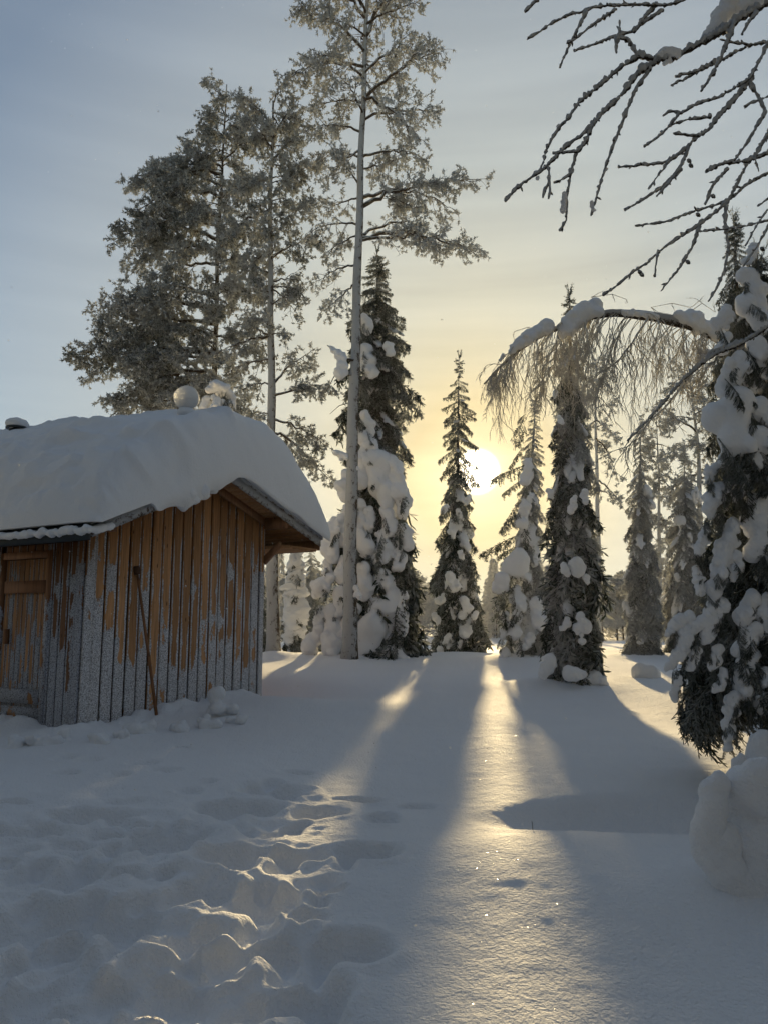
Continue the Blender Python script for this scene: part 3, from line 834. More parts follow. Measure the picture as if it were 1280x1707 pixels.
def build_hut_extras(toworld):
    # ball of ice and snow sitting on the ridge
    p = W(311, 663, 10.6); r = 22 / F * 10.6
    t = M_ICE.node_tree; b = t.nodes['Principled BSDF']; b.inputs['Base Color'].default_value = (.78, .80, .82, 1); b.inputs['Roughness'].default_value = .7
    b.inputs['Transmission Weight'].default_value = .30; b.inputs['IOR'].default_value = 1.2
    tcn = nd(t, 'ShaderNodeNewGeometry'); nn = noise_n(t, 9, 4, .6, tcn.outputs['Position'], (1, 1, 3)); bump(t, b, nn, .6, .03)
    V0, T0 = ICO3
    V = V0 * r * np.array([1, 1, .93]); q = V * 9
    V = V * (1 + .06 * fbm(q[:, 0] + q[:, 2], q[:, 1] - q[:, 2], 5, 2))[:, None]
    o = put('snow_ball', mesh('snow_ball', V + p, T0, M_ICE, True)); tag(o, 'round translucent snow ball perched on the roof crest of the hut', 'snowball')
    # neck beneath it joins the roof snow
    bl = [((p[0], p[1], p[2] - r * 1.0), (r * .62, r * .62, r * .30), None), ((p[0] + .03, p[1], p[2] - r * 1.25), (r * .9, r * .8, r * .3), None)]
    o2 = put('snow_neck', blob_mesh('snow_neck', bl, .02, M_SNOWCAP, 3)); o2.parent = o
    # chimney pipe with its own cap of snow, far end of the roof
    p = W(28, 712, 12.0); 
    ch = empty('chimney_pipe', (p[0], p[1], p[2] - .45), 'dark round chimney pipe with a dome of snow at the far end of the roof', 'chimney')
    bb = B(); bb.tube([(p[0], p[1], p[2] - .8), (p[0], p[1], p[2] - .02)], .11, 20); 
    put('pipe', bb.build('pipe', M_ROOFM, True), ch)
    bb = B(); bb.tube([(p[0], p[1], p[2] - .03), (p[0], p[1], p[2] + .0)], .165, 20); bb.tube([(p[0], p[1], p[2] - .0), (p[0], p[1], p[2] + .03)], [.15, .10], 20)
    put('pipe_cap', bb.build('cap', M_ROOFM), ch)
    put('snow_cap', blob_mesh('snowcap', [((p[0], p[1], p[2] + .05), (.185, .185, .11), None), ((p[0] - .02, p[1], p[2] + .08), (.12, .12, .08), None)], .02, M_SNOWCAP, 4, .006, 2, 9), ch)
    # pole leaning on the gable wall
    a = toworld([(1.02, -.42, .42)])[0]; c = toworld([(.86, -.045, 2.22)])[0]
    a = W(263, 1205, 9.55); c = W(228, 962, 9.50)
    a = toworld([(.0, 0, 0)])[0] * 0 + a
    st = empty('leaning_pole', (a[0], a[1], a[2]), 'long thin wooden pole with a dark stub head leaning against the gable wall', 'pole')
    # position both ends against the wall plane
    def on_wall(px, py, off):
        d = ray(px, py); o_ = np.array([0, 0, EYE])
        nrm_ = np.array([-GY[0], -GY[1], 0]); p0 = np.array([HC[0], HC[1], 0]) + nrm_ * off
        s = np.dot(p0 - o_, nrm_) / np.dot(d, nrm_); return o_ + d * s
    a = on_wall(264, 1215, .22); c = on_wall(229, 955, .035); st.location = tuple(a)
    bb = B(); bb.tube([a, a * .5 + c * .5 + np.array([.004, 0, 0]), c], [.021, .019, .016], 8)
    put('shaft', bb.build('shaft', M_TRIM, True), st)
    bb = B(); u = (c - a) / np.linalg.norm(c - a); bb.tube([c - u * .02, c + u * .03, c + u * .085], [.040, .046, .036], 8)
    put('head', bb.build('head', M_DARKGAP, False), st)
    # clods of snow thrown up along the wall foot
    rgc = np.random.default_rng(77)
    spots = [(345, 1208, .11, 'large pale snow block standing against the right end of the hut wall'), (360, 1190, .16, 'smooth rounded snow heap tucked against the gable wall'), (300, 1212, .10, 'rounded snow clod beside the foot of the leaning pole'), (245, 1215, .13, 'broken snow block at the wall foot left of the leaning pole'),
             (205, 1225, .08, 'small snow clod below the middle of the gable boards'), (160, 1232, .11, 'jagged snow clod in front of the near hut corner'), (110, 1228, .10, 'rough snow clod left of the near hut corner'),
             (70, 1235, .12, 'wide snow clod in front of the hut door'), (22, 1240, .10, 'snow clod at the left edge before the door sill'), (395, 1200, .10, 'low snow lump near the right hut corner')]
    for (px, py, r, lab) in spots:
        p = solve_ground(px, py + 6); p[2] = gz(p[0], p[1])
        bl = []
        for k in range(rgc.integers(4, 8)):
            c_ = p + np.array([rgc.normal() * r * .55, rgc.normal() * r * .4, abs(rgc.normal()) * r * .4])
            q = rgc.uniform(.35, .8, 3) * r; M = Matrix.Rotation(rgc.uniform(0, 3), 3, Vector(rgc.normal(size=3)).normalized())
            bl.append((c_, q, M))
        bl.append((p - np.array([0, 0, r * .3]), (r * 1.1, r * .9, r * .5), None))
        o = put('snow_clod', blob_mesh('snow_clod', bl, max(.014, r * .16), M_SNOWCAP, 2, r * .06, int(px), 12)); tag(o, lab, 'snow clod', 'snow clods along the hut wall')
# ------------------------------------------------------------------ vegetation generators
def rand_dirs(n, g=None):
    v = (g or rng).normal(size=(n, 3)); return v / np.linalg.norm(v, axis=1)[:, None]
def nz_(v): return v / (np.linalg.norm(v, axis=-1, keepdims=True) + 1e-9)

def curve3(A, Bp, C_, n):
    t = np.linspace(0, 1, n)[:, None]
    return (1 - t) ** 2 * A + 2 * t * (1 - t) * Bp + t * t * C_

def bough_template(name, mat, fine=False, seed=0, flat=.5, wood=True):
    """one spruce bough of unit length along +X that droops and carries hanging twigs"""
    g = np.random.default_rng(seed)
    b = B()
    n = 12
    t = np.linspace(0, 1, n)
    ax = np.stack([t, .05 * np.sin(t * 5 + seed), -.16 * t ** 1.8 + .06 * np.maximum(0, t - .8)], -1)
    b.tube(ax, .014 * (1 - t * .8), 4, False)
    P = []; D = []
    nt_ = 17 if fine else 11
    tw0 = []; tw1 = []
    def along(A, Cc, m, spread, ln):
        u = g.uniform(.05, 1, m)[:, None]; p = A + (Cc - A) * u
        dirn = nz_(Cc - A); side = rand_dirs(m, g)
        d = nz_(dirn * .75 + side * spread + np.array([0, 0, -.15]))
        P.append(p); D.append(d)
    for i in range(nt_):
        tt = .10 + .88 * i / (nt_ - 1)
        c = np.array([np.interp(tt, t, ax[:, k]) for k in range(3)])
        for sgn in (-1, 1):
            ll = (.34 * (1 - tt) ** .6 + .09) * g.uniform(.7, 1.15)
            a = R(g.uniform(35, 62))
            e = c + ll * np.array([math.cos(a), sgn * math.sin(a) * flat * 1.5, -g.uniform(.25, .75)])
            tw0.append(c); tw1.append(e)
            along(c, e, 46 if fine else 12, .75, ll)
            # hanging secondary sprigs
            for k in range(4 if fine else 2):
                u = g.uniform(.3, 1); q = c + (e - c) * u
                f = q + np.array([g.uniform(.0, .07), sgn * g.uniform(0, .05), -g.uniform(.06, .17)])
                tw0.append(q); tw1.append(f); along(q, f, 22 if fine else 6, .7, .1)
    for i in range(n - 1): along(ax[i], ax[i + 1], 14 if fine else 5, .8, .1)
    along(ax[-2], ax[-1] + np.array([.05, 0, -.01]), 40 if fine else 12, .6, .1)
    b.segs(np.array(tw0), np.array(tw1), .006, .003, 3)
    P = np.concatenate(P); D = np.concatenate(D)
    ln = g.uniform(.022, .042, len(P)) if fine else g.uniform(.05, .10, len(P))
    b.blades(P, D, ln, (.0065 if fine else .019))
    return b.build(name, mat)

def sprig_template(name, mat, seed=0, fine=False):
    """compact tuft bough for tree tops: short twigs fanning out and slightly up"""
    g = np.random.default_rng(seed); b = B(); P = []; D = []
    for k in range(9):
        a = g.uniform(-1.1, 1.1); e = np.array([math.cos(a), math.sin(a) * .8, g.uniform(-.5, .25)]) * g.uniform(.6, 1)
        b.segs([(0, 0, 0)], [e], .02, .006)
        m = 60 if fine else 18
        u = g.uniform(.15, 1, m)[:, None]; P.append(e * u); D.append(nz_(e + rand_dirs(m, g) * .9))
    P = np.concatenate(P); D = np.concatenate(D)
    b.blades(P, D, g.uniform(.06, .12, len(P)) if fine else g.uniform(.13, .22, len(P)), .02 if fine else .05)
    return b.build(name, mat)

def pad_template(name, seed, L_=1.0, w=.22, th=.13, lobes=4):
    """cushion of snow resting along a bough (unit length, +X outward, +Z up)"""
    g = np.random.default_rng(seed); balls = []
    n = 9
    for i in range(n):
        t = i / (n - 1)
        ww = w * (.55 + .75 * math.sin(math.pi * min(1, t * .8 + .15))) * g.uniform(.8, 1.15)
        c = np.array([.08 + .86 * t, .05 * math.sin(3 * t + seed), -.16 * t ** 1.8 + .05])
        balls.append((c, (.13, ww * .75, th * g.uniform(.75, 1.1)), None))
    for k in range(lobes):
        t = g.uniform(.25, 1.0); s = g.choice([-1, 1])
        c = np.array([.05 + .9 * t, s * w * g.uniform(.5, .95), -.16 * t ** 1.8 - g.uniform(.0, .09)])
        balls.append((c, (g.uniform(.08, .15), g.uniform(.06, .11), g.uniform(.06, .11)), None))
    return blob_mesh(name, balls, .036, M_SNOWI, 4, .018, seed, 7)

def lump_template(name, seed):
    g = np.random.default_rng(seed); balls = []
    for k in range(5):
        balls.append((g.normal(size=3) * .28, g.uniform(.35, .65, 3), None))
    return blob_mesh(name, balls, .10, M_SNOWI, 3, .05, seed, 3)

T_B = {}
def make_templates():
    T_B['dark'] = [bough_template('bough', M_SPRUCE, False, s) for s in range(5)]
    T_B['frost'] = [bough_template('bough', M_SPRUCE_F, False, 20 + s) for s in range(5)]
    T_B['fine'] = [bough_template('bough', M_SPRUCE, True, 40 + s) for s in range(6)]
    T_B['sdark'] = [sprig_template('bough', M_SPRUCE, 60 + s) for s in range(3)]
    T_B['sfrost'] = [sprig_template('bough', M_SPRUCE_F, 70 + s) for s in range(3)]
    T_B['sfine'] = [sprig_template('bough', M_SPRUCE, 75 + s, True) for s in range(3)]
    T_B['pad'] = [pad_template('snow_clump', 80 + s, w=[.20, .26, .17, .30, .22, .25][s], th=[.11, .14, .10, .16, .13, .12][s], lobes=[3, 5, 2, 6, 4, 5][s]) for s in range(6)]
    T_B['lump'] = [lump_template('snow_clump', 90 + s) for s in range(4)]

def bough_matrix(p, az, droop, L_, wd, roll=0.0, ht=None):
    M = Matrix.Translation(Vector(p)) @ Matrix.Rotation(az, 4, 'Z') @ Matrix.Rotation(droop, 4, 'Y') @ Matrix.Rotation(roll, 4, 'X')
    return M @ Matrix.Diagonal((L_, wd, ht if ht else wd, 1))

def spruce(label, px, Y, top, prof, n, droop, snow, kind='dark', seed=0, frac0=.03, group=None, name='spruce_tree', cat='spruce tree', trunk_r=.12, wmul=1.0, base_z=None, lumps=0, frontsnow=0, padw=1.0, min_h=None, skirt=True, mixk=0.0):
    """px: base pixel x, Y: distance, top: pixel of the tip, prof: [(height fraction, half width in photo pixels)]"""
    g = np.random.default_rng(seed)
    bx = W(px, 1080, Y)[0]; bz = gz(bx, Y) if base_z is None else base_z
    base = np.array([bx, Y, bz - .05]); tip = W(top[0], top[1], Y)
    H = tip[2] - bz
    root = empty(name, base, label, cat, group)
    s = Y / F
    hs_, rs_ = [p[0] for p in prof], [p[1] * s for p in prof]
    bend = g.uniform(-.03, .03)
    def tp(h): return base * (1 - h) + tip * h + np.array([bend * H * math.sin(math.pi * h) * .5, 0, 0])
    bb = B(); hh = np.linspace(0, 1, 12); bb.tube([tp(h) for h in hh], trunk_r * (1 - hh * .93), 7)
    put('trunk', bb.build('trunk', M_TRUNK if kind != 'dark' else M_LIMB, True), root)
    az = g.uniform(0, 6)
    sprk = {'dark': 'sdark', 'frost': 'sfrost', 'fine': 'sfine'}[kind]
    nsnow = 0
    for i in range(n):
        h = frac0 + (.985 - frac0) * ((i + g.uniform(0, 1)) / n) ** 1.0
        az += 2.39996 + g.uniform(-.3, .3)
        r = np.interp(h, hs_, rs_) * g.uniform(.58, 1.12)
        d = R(np.interp(h, [q[0] for q in droop], [q[1] for q in droop]) + g.uniform(-9, 9))
        Lb = max(r / max(.25, math.cos(d)), .12)
        p = tp(h)
        if p[2] - Lb * math.sin(d) < bz - .1:     # low boughs end where they reach the snow
            Lb = max(.15, (p[2] - bz + .1) / math.sin(d)); 
            if Lb * math.cos(d) < r * .8: d = max(R(25), math.atan2(p[2] - bz + .1, r)); Lb = r / math.cos(d)
        if h > .93:
            t_ = T_B[sprk][g.integers(3)]; M = bough_matrix(p, az, d - R(15), max(Lb, .16), max(Lb, .16), 0)
        else:
            kk = 'frost' if g.random() < mixk else kind; t_ = T_B[kk][g.integers(len(T_B[kk]))]
            M = bough_matrix(p, az, d - R(8), Lb, Lb * g.uniform(.85, 1.15) * wmul, g.uniform(-.3, .3))
        place_inst('bough', t_, root, M)
        pr, sz = np.interp(h, [q[0] for q in snow], [q[1] for q in snow]), np.interp(h, [q[0] for q in snow], [q[2] for q in snow])
        if g.random() < pr and nsnow < 290 and h < .96:
            nsnow += 1
            pad = T_B['pad'][g.integers(6)]
            off = np.array([0, 0, .02 * Lb])
            f = sz * g.uniform(.75, 1.2)
            lf = g.uniform(.42, .78)
            lf = min(lf, max(.055 * Y, .5) / Lb); wb = min(Lb, max(.05 * Y, .45))
            M = bough_matrix(p + off + np.array([math.cos(az), math.sin(az), 0]) * Lb * math.cos(d) * .08, az, d - R(8), Lb * lf, wb * f * padw, g.uniform(-.2, .2), wb * f * .85)
            place_inst('snow_clump', pad, root, M)
    for k in range(lumps):
        h = g.uniform(.1, .8); a = g.uniform(math.pi, 2 * math.pi) ; r = np.interp(h, hs_, rs_) * g.uniform(.4, .85)
        p = tp(h) + np.array([math.cos(a) * r, math.sin(a) * r, -.1])
        q = g.uniform(.08, .19)
        place_inst('snow_clump', T_B['lump'][g.integers(4)], root, Matrix.Translation(Vector(p)) @ Matrix.Rotation(a, 4, 'Z') @ Matrix.Diagonal((q * .8, q, q * g.uniform(1.1, 1.9), 1)))
    # last leader
    place_inst('bough', T_B[sprk][0], root, Matrix.Translation(Vector(tip - np.array([0, 0, .12]))) @ Matrix.Rotation(-math.pi / 2, 4, 'Y') @ Matrix.Diagonal((.3, .2, .2, 1)))
    BUMPS_DONE.append((bx, Y))
    return root, tp, s
BUMPS_DONE = []

def px_blob(parent, pts, voxel=None, seed=0, name='snow_clump', flat=.8, jit=.16, disp=.09, mat=None, step=.6, sat=2, droop=0.0):
    """snow lump from photo pixels: pts = [(px, py, Y, radius px)]"""
    P = [W(a, b, c) for a, b, c, r in pts]; rr = [r * c / F for a, b, c, r in pts]
    if len(P) == 1: P = [P[0], P[0] + np.array([.001, 0, 0])]; rr = rr * 2
    bl = path_balls(P, rr, seed, flat, jit, step)
    g = np.random.default_rng(seed + 1000); extra = []
    for c, r, M in bl:
        for _ in range(sat):
            d = nz_(g.normal(size=3) * np.array([1, .6, .7]) + np.array([0, -.2, -.25])); q = r[0] * g.uniform(.28, .55)
            extra.append((np.asarray(c) + d * r[0] * g.uniform(.6, .95), (q, q, q * g.uniform(.8, 1.5)), None))
    m = float(np.mean(rr))
    me = blob_mesh(name, bl + extra, voxel or max(.0022, m * .17), mat or M_SNOWCAP, 3, m * disp, seed, 1.6 / m)
    return put(name, me, parent)

# ---- pines: limbs are drawn from the trunk to a tip given in photo pixels
def grow_limb(A, T, g, dens=1.0, tuft=1.0, sag=.12, arch=.18, sub_from=.22, tuft_len=.075, wr=1.0):
    A = np.asarray(A, float); T = np.asarray(T, float); d = T - A; Ln = np.linalg.norm(d)
    mid = A + d * .5 + np.array([0, 0, arch * Ln]) + g.normal(size=3) * Ln * .05
    n = 14; P = curve3(A, mid, T, n)
    wob = g.normal(size=(n, 3)) * Ln * .012; wob[0] = 0; P = P + wob
    t = np.linspace(0, 1, n); r = (.012 + .016 * Ln) * (1 - t * .85) * wr
    S0, S1, R0, R1 = [], [], [], []
    TP, TD = [], []
    ns = max(3, int(6 * Ln * dens) + 3)
    up = np.array([0, 0, 1.0])
    def chain(p, dirn, length, nseg, rad, droop, wig):
        pts = [p]; 
        for k in range(nseg):
            dirn = nz_(dirn + g.normal(size=3) * wig + np.array([0, 0, -droop]))
            pts.append(pts[-1] + dirn * length / nseg)
        for k in range(nseg):
            S0.append(pts[k]); S1.append(pts[k + 1]); R0.append(rad * (1 - k / nseg * .7)); R1.append(rad * (1 - (k + 1) / nseg * .7))
        return np.array(pts), dirn
    for i in range(ns):
        tt = sub_from + (1 - sub_from) * (i + g.uniform(0, 1)) / ns
        c = np.array([np.interp(tt, t, P[:, k]) for k in range(3)])
        tan = nz_(np.array([np.interp(min(1, tt + .05), t, P[:, k]) for k in range(3)]) - np.array([np.interp(max(0, tt - .05), t, P[:, k]) for k in range(3)]))
        side = nz_(np.cross(tan, up)) * g.choice([-1, 1])
        sd_ = nz_(tan * g.uniform(.3, .9) + side * g.uniform(.3, 1.0) + up * g.uniform(-.55, .6))
        l2 = (.30 * Ln * (1.12 - tt) + .22) * g.uniform(.65, 1.2)
        l2 = min(l2, 1.1)
        pts, _ = chain(c, sd_, l2, 5, .010 * wr, sag, .16)
        nt3 = max(3, int(l2 * 10 * dens))
        for j in range(nt3):
            u = g.uniform(.2, 1) * 5; k = min(4, int(u)); q = pts[k] + (pts[k + 1] - pts[k]) * (u - k)
            dd = nz_(nz_(pts[k + 1] - pts[k]) * .8 + rand_dirs(1, g)[0] * .9 + up * -.05)
            l3 = g.uniform(.10, .26)
            pp, ed = chain(q, dd, l3, 2, .0055 * wr, .1, .2)
            m = 3 if l3 > .17 else 2
            for w_ in np.linspace(.55, 1.0, m):
                TP.append(pp[0] + (pp[-1] - pp[0]) * w_); TD.append(ed)
        TP.append(pts[-1]); TD.append(_)
    return P, r, (S0, S1, R0, R1), np.array(TP), np.array(TD), tuft_len * tuft

def tuft_mesh(TP, TD, g, ln, mat, keep=1.0, blades=8):
    b = B(); m = len(TP)
    if keep < 1: sel = g.random(m) < keep; TP, TD = TP[sel], TD[sel]; m = len(TP)
    P = np.repeat(TP, blades, 0); D = np.repeat(TD, blades, 0)
    D = nz_(D * .55 + rand_dirs(len(P), g)); P = P + g.normal(size=P.shape) * ln * .15
    b.blades(P, D, g.uniform(.7, 1.25, len(P)) * ln, ln * .27)
    b.octas(TP + nz_(TD) * ln * .25, g.uniform(.22, .38, m) * ln)
    return b.build('needles', mat)

def pine(label, trunk_px, Y, limbs, seed, tr=.15, mat=None, dens=1.0, tuft=1.0, keep=1.0, auto=None, name='pine_tree', cat='pine tree', group=None, base_px=None, twigwood=None, sag=.12, tuft_len=.075, bark=None, blades=8, snowlimb=()):
    """trunk_px: [(px, py)] from base up; limbs: [(trunk py, tip px, tip py, depth offset, density)]"""
    g = np.random.default_rng(seed); mat = mat or M_PINE
    tpts = [W(x, y, Y) for x, y in trunk_px]
    z0 = gz(tpts[0][0], Y) - .15
    tpts[0] = np.array([tpts[0][0], Y, z0])
    root = empty(name, tpts[0], label, cat, group)
    zs = np.array([p[2] for p in tpts]); xs = np.array([p[0] for p in tpts])
    nseg = 40; zz = np.linspace(zs[0], zs[-1], nseg); H = zs[-1] - zs[0]
    xx = np.interp(zz, zs, xs); xx = np.convolve(np.pad(xx, 3, mode='edge'), np.ones(7) / 7, mode='valid')
    xx = xx + .012 * np.sin(zz * 2.1 + seed)
    r = tr * (1 - ((zz - zs[0]) / H) * .86) * (1 + .05 * np.sin(zz * 5)); r[0] *= 1.35; r[1] *= 1.1
    bb = B(); bb.tube(np.stack([xx, np.full(nseg, Y) + .05 * np.sin(zz), zz], -1), r, 14)
    put('trunk', bb.build('trunk', bark or M_TRUNK, True), root)
    def at_z(z): return np.array([np.interp(z, zz, xx), Y, z])
    rpz = lambda py: W(np.interp(py, [p[1] for p in trunk_px][::-1], [p[0] for p in trunk_px][::-1]), py, Y)[2]
    allb = [(at_z(rpz(a)), W(tx, ty, Y + dy), de) for a, tx, ty, dy, de in limbs]
    if auto:
        cnt, pylo, pyhi, hw, dyr = auto      # filler limbs around the trunk, hw = [(py, halfwidth px)]
        for k in range(cnt):
            py = pylo + (pyhi - pylo) * (k + g.uniform(0, 1)) / cnt
            w_ = np.interp(py, [q[0] for q in hw], [q[1] for q in hw]) * Y / F
            a = g.uniform(0, 2 * math.pi); z = rpz(py); p = at_z(z)
            rr = w_ * g.uniform(.6, 1.0)
            allb.append((p, p + np.array([math.cos(a) * rr, math.sin(a) * rr * dyr, rr * g.uniform(-.15, .45)]), g.uniform(.8, 1.1)))
    for A, T, de in allb:
        P, rr, (S0, S1, R0, R1), TP, TD, tl = grow_limb(A, T, g, dens * de, tuft, sag, tuft_len=tuft_len)
        bb = B(); bb.tube(P, rr, 6, False); bb.segs(np.array(S0), np.array(S1), np.array(R0), np.array(R1), 3)
        lo = put('limb', bb.build('limb', twigwood or M_LIMB), root)
        f = put('needles', tuft_mesh(TP, TD, g, tl, mat, keep, blades), lo, False)
        f.matrix_parent_inverse = lo.matrix_parent_inverse @ Matrix.Identity(4)
        f.matrix_parent_inverse = Matrix.Identity(4)
        f['kind'] = 'stuff'
    return root, at_z, rpz
HAZE = 0.00018
make_templates()
# collars of drifted snow round the trunks
for px, Y, r_, h_ in [(582, 16, .5, .14), (455, 17, .5, .12), (600, 17.6, 1.3, .22), (940, 13.2, .8, .16), (870, 16.5, .9, .2), (760, 19, 1.0, .1), (1070, 18, .8, .12), (995, 27, .6, .15)]:
    BUMPS.append((W(px, 1090, Y)[0], Y, r_, h_))
_m = W(1262, 1400, 4.25); BUMPS += [(_m[0] + .05, 4.3, .5, .07), (_m[0] - .3, 4.25, .3, .04)]
build_ground()
hut, toworld, roofz = build_hut()
build_hut_extras(toworld)

# ------------------------------------------------------------------ the three tall pines on the left
pine('tallest frosted pine, its long bare trunk crossing the snow-draped spruce right of the hut', [(582, 1095), (586, 800), (590, 650), (598, 400), (604, 200), (612, 0), (618, -160)], 16.0,
     [(395, 790, 420, .3, 1.1), (400, 740, 395, -.3, .8), (345, 790, 300, .2, 1.1), (330, 745, 345, 1.0, .9), (395, 700, 375, .8, .6), (262, 700, 262, .5, 1.1), (200, 725, 190, .0, 1.1), (165, 735, 85, .2, 1.0), (160, 700, 230, -.6, .8),
      (120, 690, 70, .4, .9), (40, 700, 5, 0, 1.0), (60, 680, -60, .6, .9), (-20, 690, -70, -.4, .9),
      (220, 520, 215, .2, 1.0), (250, 545, 300, -.3, .9), (110, 478, 125, .1, 1.2), (85, 500, 20, .2, 1.2), (130, 520, 90, -.6, 1.1), (30, 510, -40, .3, 1.1), (60, 545, 30, -.4, 1.1), (170, 530, 180, .6, 1.1), (-20, 540, -80, .4, 1.),
      (330, 545, 350, .5, .9), (390, 545, 420, .1, .8), (470, 540, 520, .2, .9), (440, 530, 470, -.2, .7), (310, 560, 260, -.6, .8), (20, 560, -60, -.9, 1.0)],
     11, tr=.155, mat=M_PINE_L, auto=(10, 380, -120, [(400, 90), (200, 130), (0, 120), (-120, 100)], .9), dens=1.6, keep=.72, tuft_len=.068)
left = pine('frosted pine with a straight grey trunk rising just right of the hut roof', [(455, 1092), (455, 900), (453, 700), (451, 450), (452, 300), (456, 165)], 17.2,
     [(660, 545, 640, -.2, 1.0), (700, 540, 740, .3, 1.0), (720, 545, 800, .5, .9), (640, 515, 590, .6, .8), (600, 380, 620, .2, .8), (560, 360, 590, -.3, .8), (560, 390, 540, .5, .9),
      (430, 530, 400, .3, 1.1), (400, 525, 330, -.2, 1.1), (330, 525, 270, .3, 1.1), (270, 510, 215, .1, 1.0), (230, 500, 170, -.2, .9), (210, 400, 160, .2, 1.0), (470, 510, 470, .2, .9), (480, 495, 520, .5, .8), (300, 380, 330, -.5, 1.0),
      (350, 360, 420, -.3, 1.0), (250, 420, 200, -.6, 1.0), (420, 380, 480, .5, 1.0), (690, 410, 700, -.2, .8), (640, 400, 650, .3, .8), (180, 470, 140, 0, .8)],
     12, tr=.15, mat=M_PINE, auto=(36, 560, 180, [(560, 75), (350, 85), (200, 45)], .9), dens=1.7, sag=.16, keep=.85, tuft_len=.072)
pine('widest and darkest frosted pine, its branches spreading far left above the snowy roof', [(352, 1100), (355, 800), (358, 600), (365, 400), (372, 250), (378, 140)], 18.5,
     [(170, 352, 140, 0, 1.1), (190, 350, 190, -.2, 1.2), (230, 345, 215, .3, 1.2), (220, 420, 190, .2, 1.1), (290, 215, 300, 0, 1.2), (310, 250, 290, .4, 1.2), (330, 225, 350, -.4, 1.2), (260, 300, 260, -.2, 1.2), (280, 310, 240, .3, 1.0),
      (400, 190, 400, 0, 1.3), (420, 215, 440, .4, 1.2), (380, 235, 380, -.6, 1.2), (440, 240, 470, -.1, 1.2), (360, 270, 330, .6, 1.1),
      (520, 165, 525, 0, 1.2), (540, 180, 560, .5, 1.2), (500, 205, 500, -.4, 1.2), (590, 120, 590, .1, 1.3), (600, 150, 620, .5, 1.1), (620, 185, 670, -.2, 1.3), (640, 190, 690, .4, 1.1), (650, 230, 700, .0, 1.1), (600, 210, 610, -.5, 1.2),
      (560, 240, 550, .3, 1.1), (640, 290, 690, -.4, 1.1), (650, 420, 690, .2, 1.0), (560, 440, 600, -.3, 1.1), (480, 440, 500, .3, 1.1), (400, 440, 390, -.2, 1.1), (330, 430, 300, .2, 1.1), (270, 430, 230, -.2, 1.1), (630, 270, 650, .6, 1.1)],
     13, tr=.11, bark=M_LIMB, mat=M_PINE, auto=(64, 690, 190, [(690, 150), (500, 150), (350, 120), (190, 45)], .9), dens=1.7, sag=.08, tuft_len=.075, keep=.85)

# ------------------------------------------------------------------ spruces
spruce('snow-draped spruce directly behind the tallest pine, dark narrow top above a thickly snowed skirt', 618, 17.8, (628, 415),
       [(0, 88), (.12, 85), (.25, 78), (.38, 72), (.50, 52), (.56, 52), (.68, 76), (.75, 58), (.85, 50), (.95, 26), (1, 5)], 290,
       [(0, 68), (.45, 66), (.55, 45), (.8, 30), (1, 10)], [(0, .95, 1.1), (.5, .9, 1.0), (.58, .3, .6), (1, .25, .5)], 'dark', 21, trunk_r=.14, lumps=0)
spruce('slim pointed spruce standing alone in front of the low sun', 763, 20.0, (765, 592),
       [(0, 58), (.1, 55), (.3, 50), (.45, 42), (.55, 38), (.62, 34), (.7, 32), (.8, 32), (.9, 18), (.97, 9), (1, 4)], 150,
       [(0, 62), (.4, 58), (.6, 40), (.8, 25), (1, 5)], [(0, .7, .8), (.4, .55, .75), (.55, .15, .6), (1, .05, .4)], 'dark', 22, trunk_r=.09, lumps=0)
spruce('tall dark spruce with ragged frosted boughs standing foremost in the right middle cluster', 944, 13.2, (948, 486),
       [(0, 20), (.06, 30), (.2, 47), (.35, 50), (.5, 47), (.65, 44), (.75, 38), (.88, 20), (.96, 10), (1, 4)], 165,
       [(0, 75), (.4, 70), (.7, 60), (.9, 35), (1, 10)], [(0, .6, .8), (.3, .75, .8), (.6, .55, .65), (1, .2, .5)], 'dark', 23, mixk=.4, frac0=.07, trunk_r=.12, lumps=0)
spruce('snow-plastered spruce left of the foremost dark one, with bare boughs reaching towards the sun', 872, 16.8, (893, 660),
       [(0, 42), (.12, 40), (.25, 36), (.34, 28), (.45, 25), (.6, 25), (.8, 20), (1, 4)], 220,
       [(0, 74), (.4, 70), (.6, 50), (.8, 25), (1, 5)], [(0, .95, 1.1), (.4, .8, .9), (.6, .5, .7), (1, .1, .5)], 'frost', 24, trunk_r=.11, lumps=0)
spruce('frosted spruce with a pale trunk-like snow spine, right of the thin bare pine', 1072, 18.0, (1068, 705),
       [(0, 38), (.15, 36), (.4, 32), (.6, 26), (.8, 20), (.93, 12), (1, 3)], 200,
       [(0, 68), (.5, 60), (.8, 35), (1, 5)], [(0, .6, .6), (.5, .4, .5), (1, .2, .4)], 'frost', 25, trunk_r=.09, lumps=6)
spruce('dense snowy spruce filling the gap beside the big right-hand spruce', 1145, 19.0, (1140, 750),
       [(0, 48), (.2, 46), (.5, 40), (.8, 26), (1, 4)], 200,
       [(0, 66), (.5, 55), (.8, 35), (1, 5)], [(0, .7, .6), (.5, .6, .6), (1, .3, .4)], 'frost', 26, trunk_r=.09, lumps=10)
spruce('tall pointed spruce whose tip rises above the big right-hand spruce', 1235, 11.0, (1223, 362),
       [(0, 90), (.3, 85), (.6, 60), (.72, 42), (.85, 34), (.92, 22), (.97, 12), (1, 4)], 290,
       [(0, 66), (.6, 58), (.85, 40), (1, 10)], [(0, .7, .6), (.6, .6, .6), (.85, .25, .4), (1, .1, .3)], 'dark', 27, trunk_r=.12, lumps=6, padw=1.1)
spruce('small white-loaded spruce seen under the right eave beside the grey pine trunk', 488, 21.0, (492, 880),
       [(0, 20), (.3, 22), (.7, 18), (1, 8)], 70, [(0, 72), (1, 60)], [(0, 1, 1.1), (1, 1, 1.3)], 'dark', 28, trunk_r=.07, lumps=14)
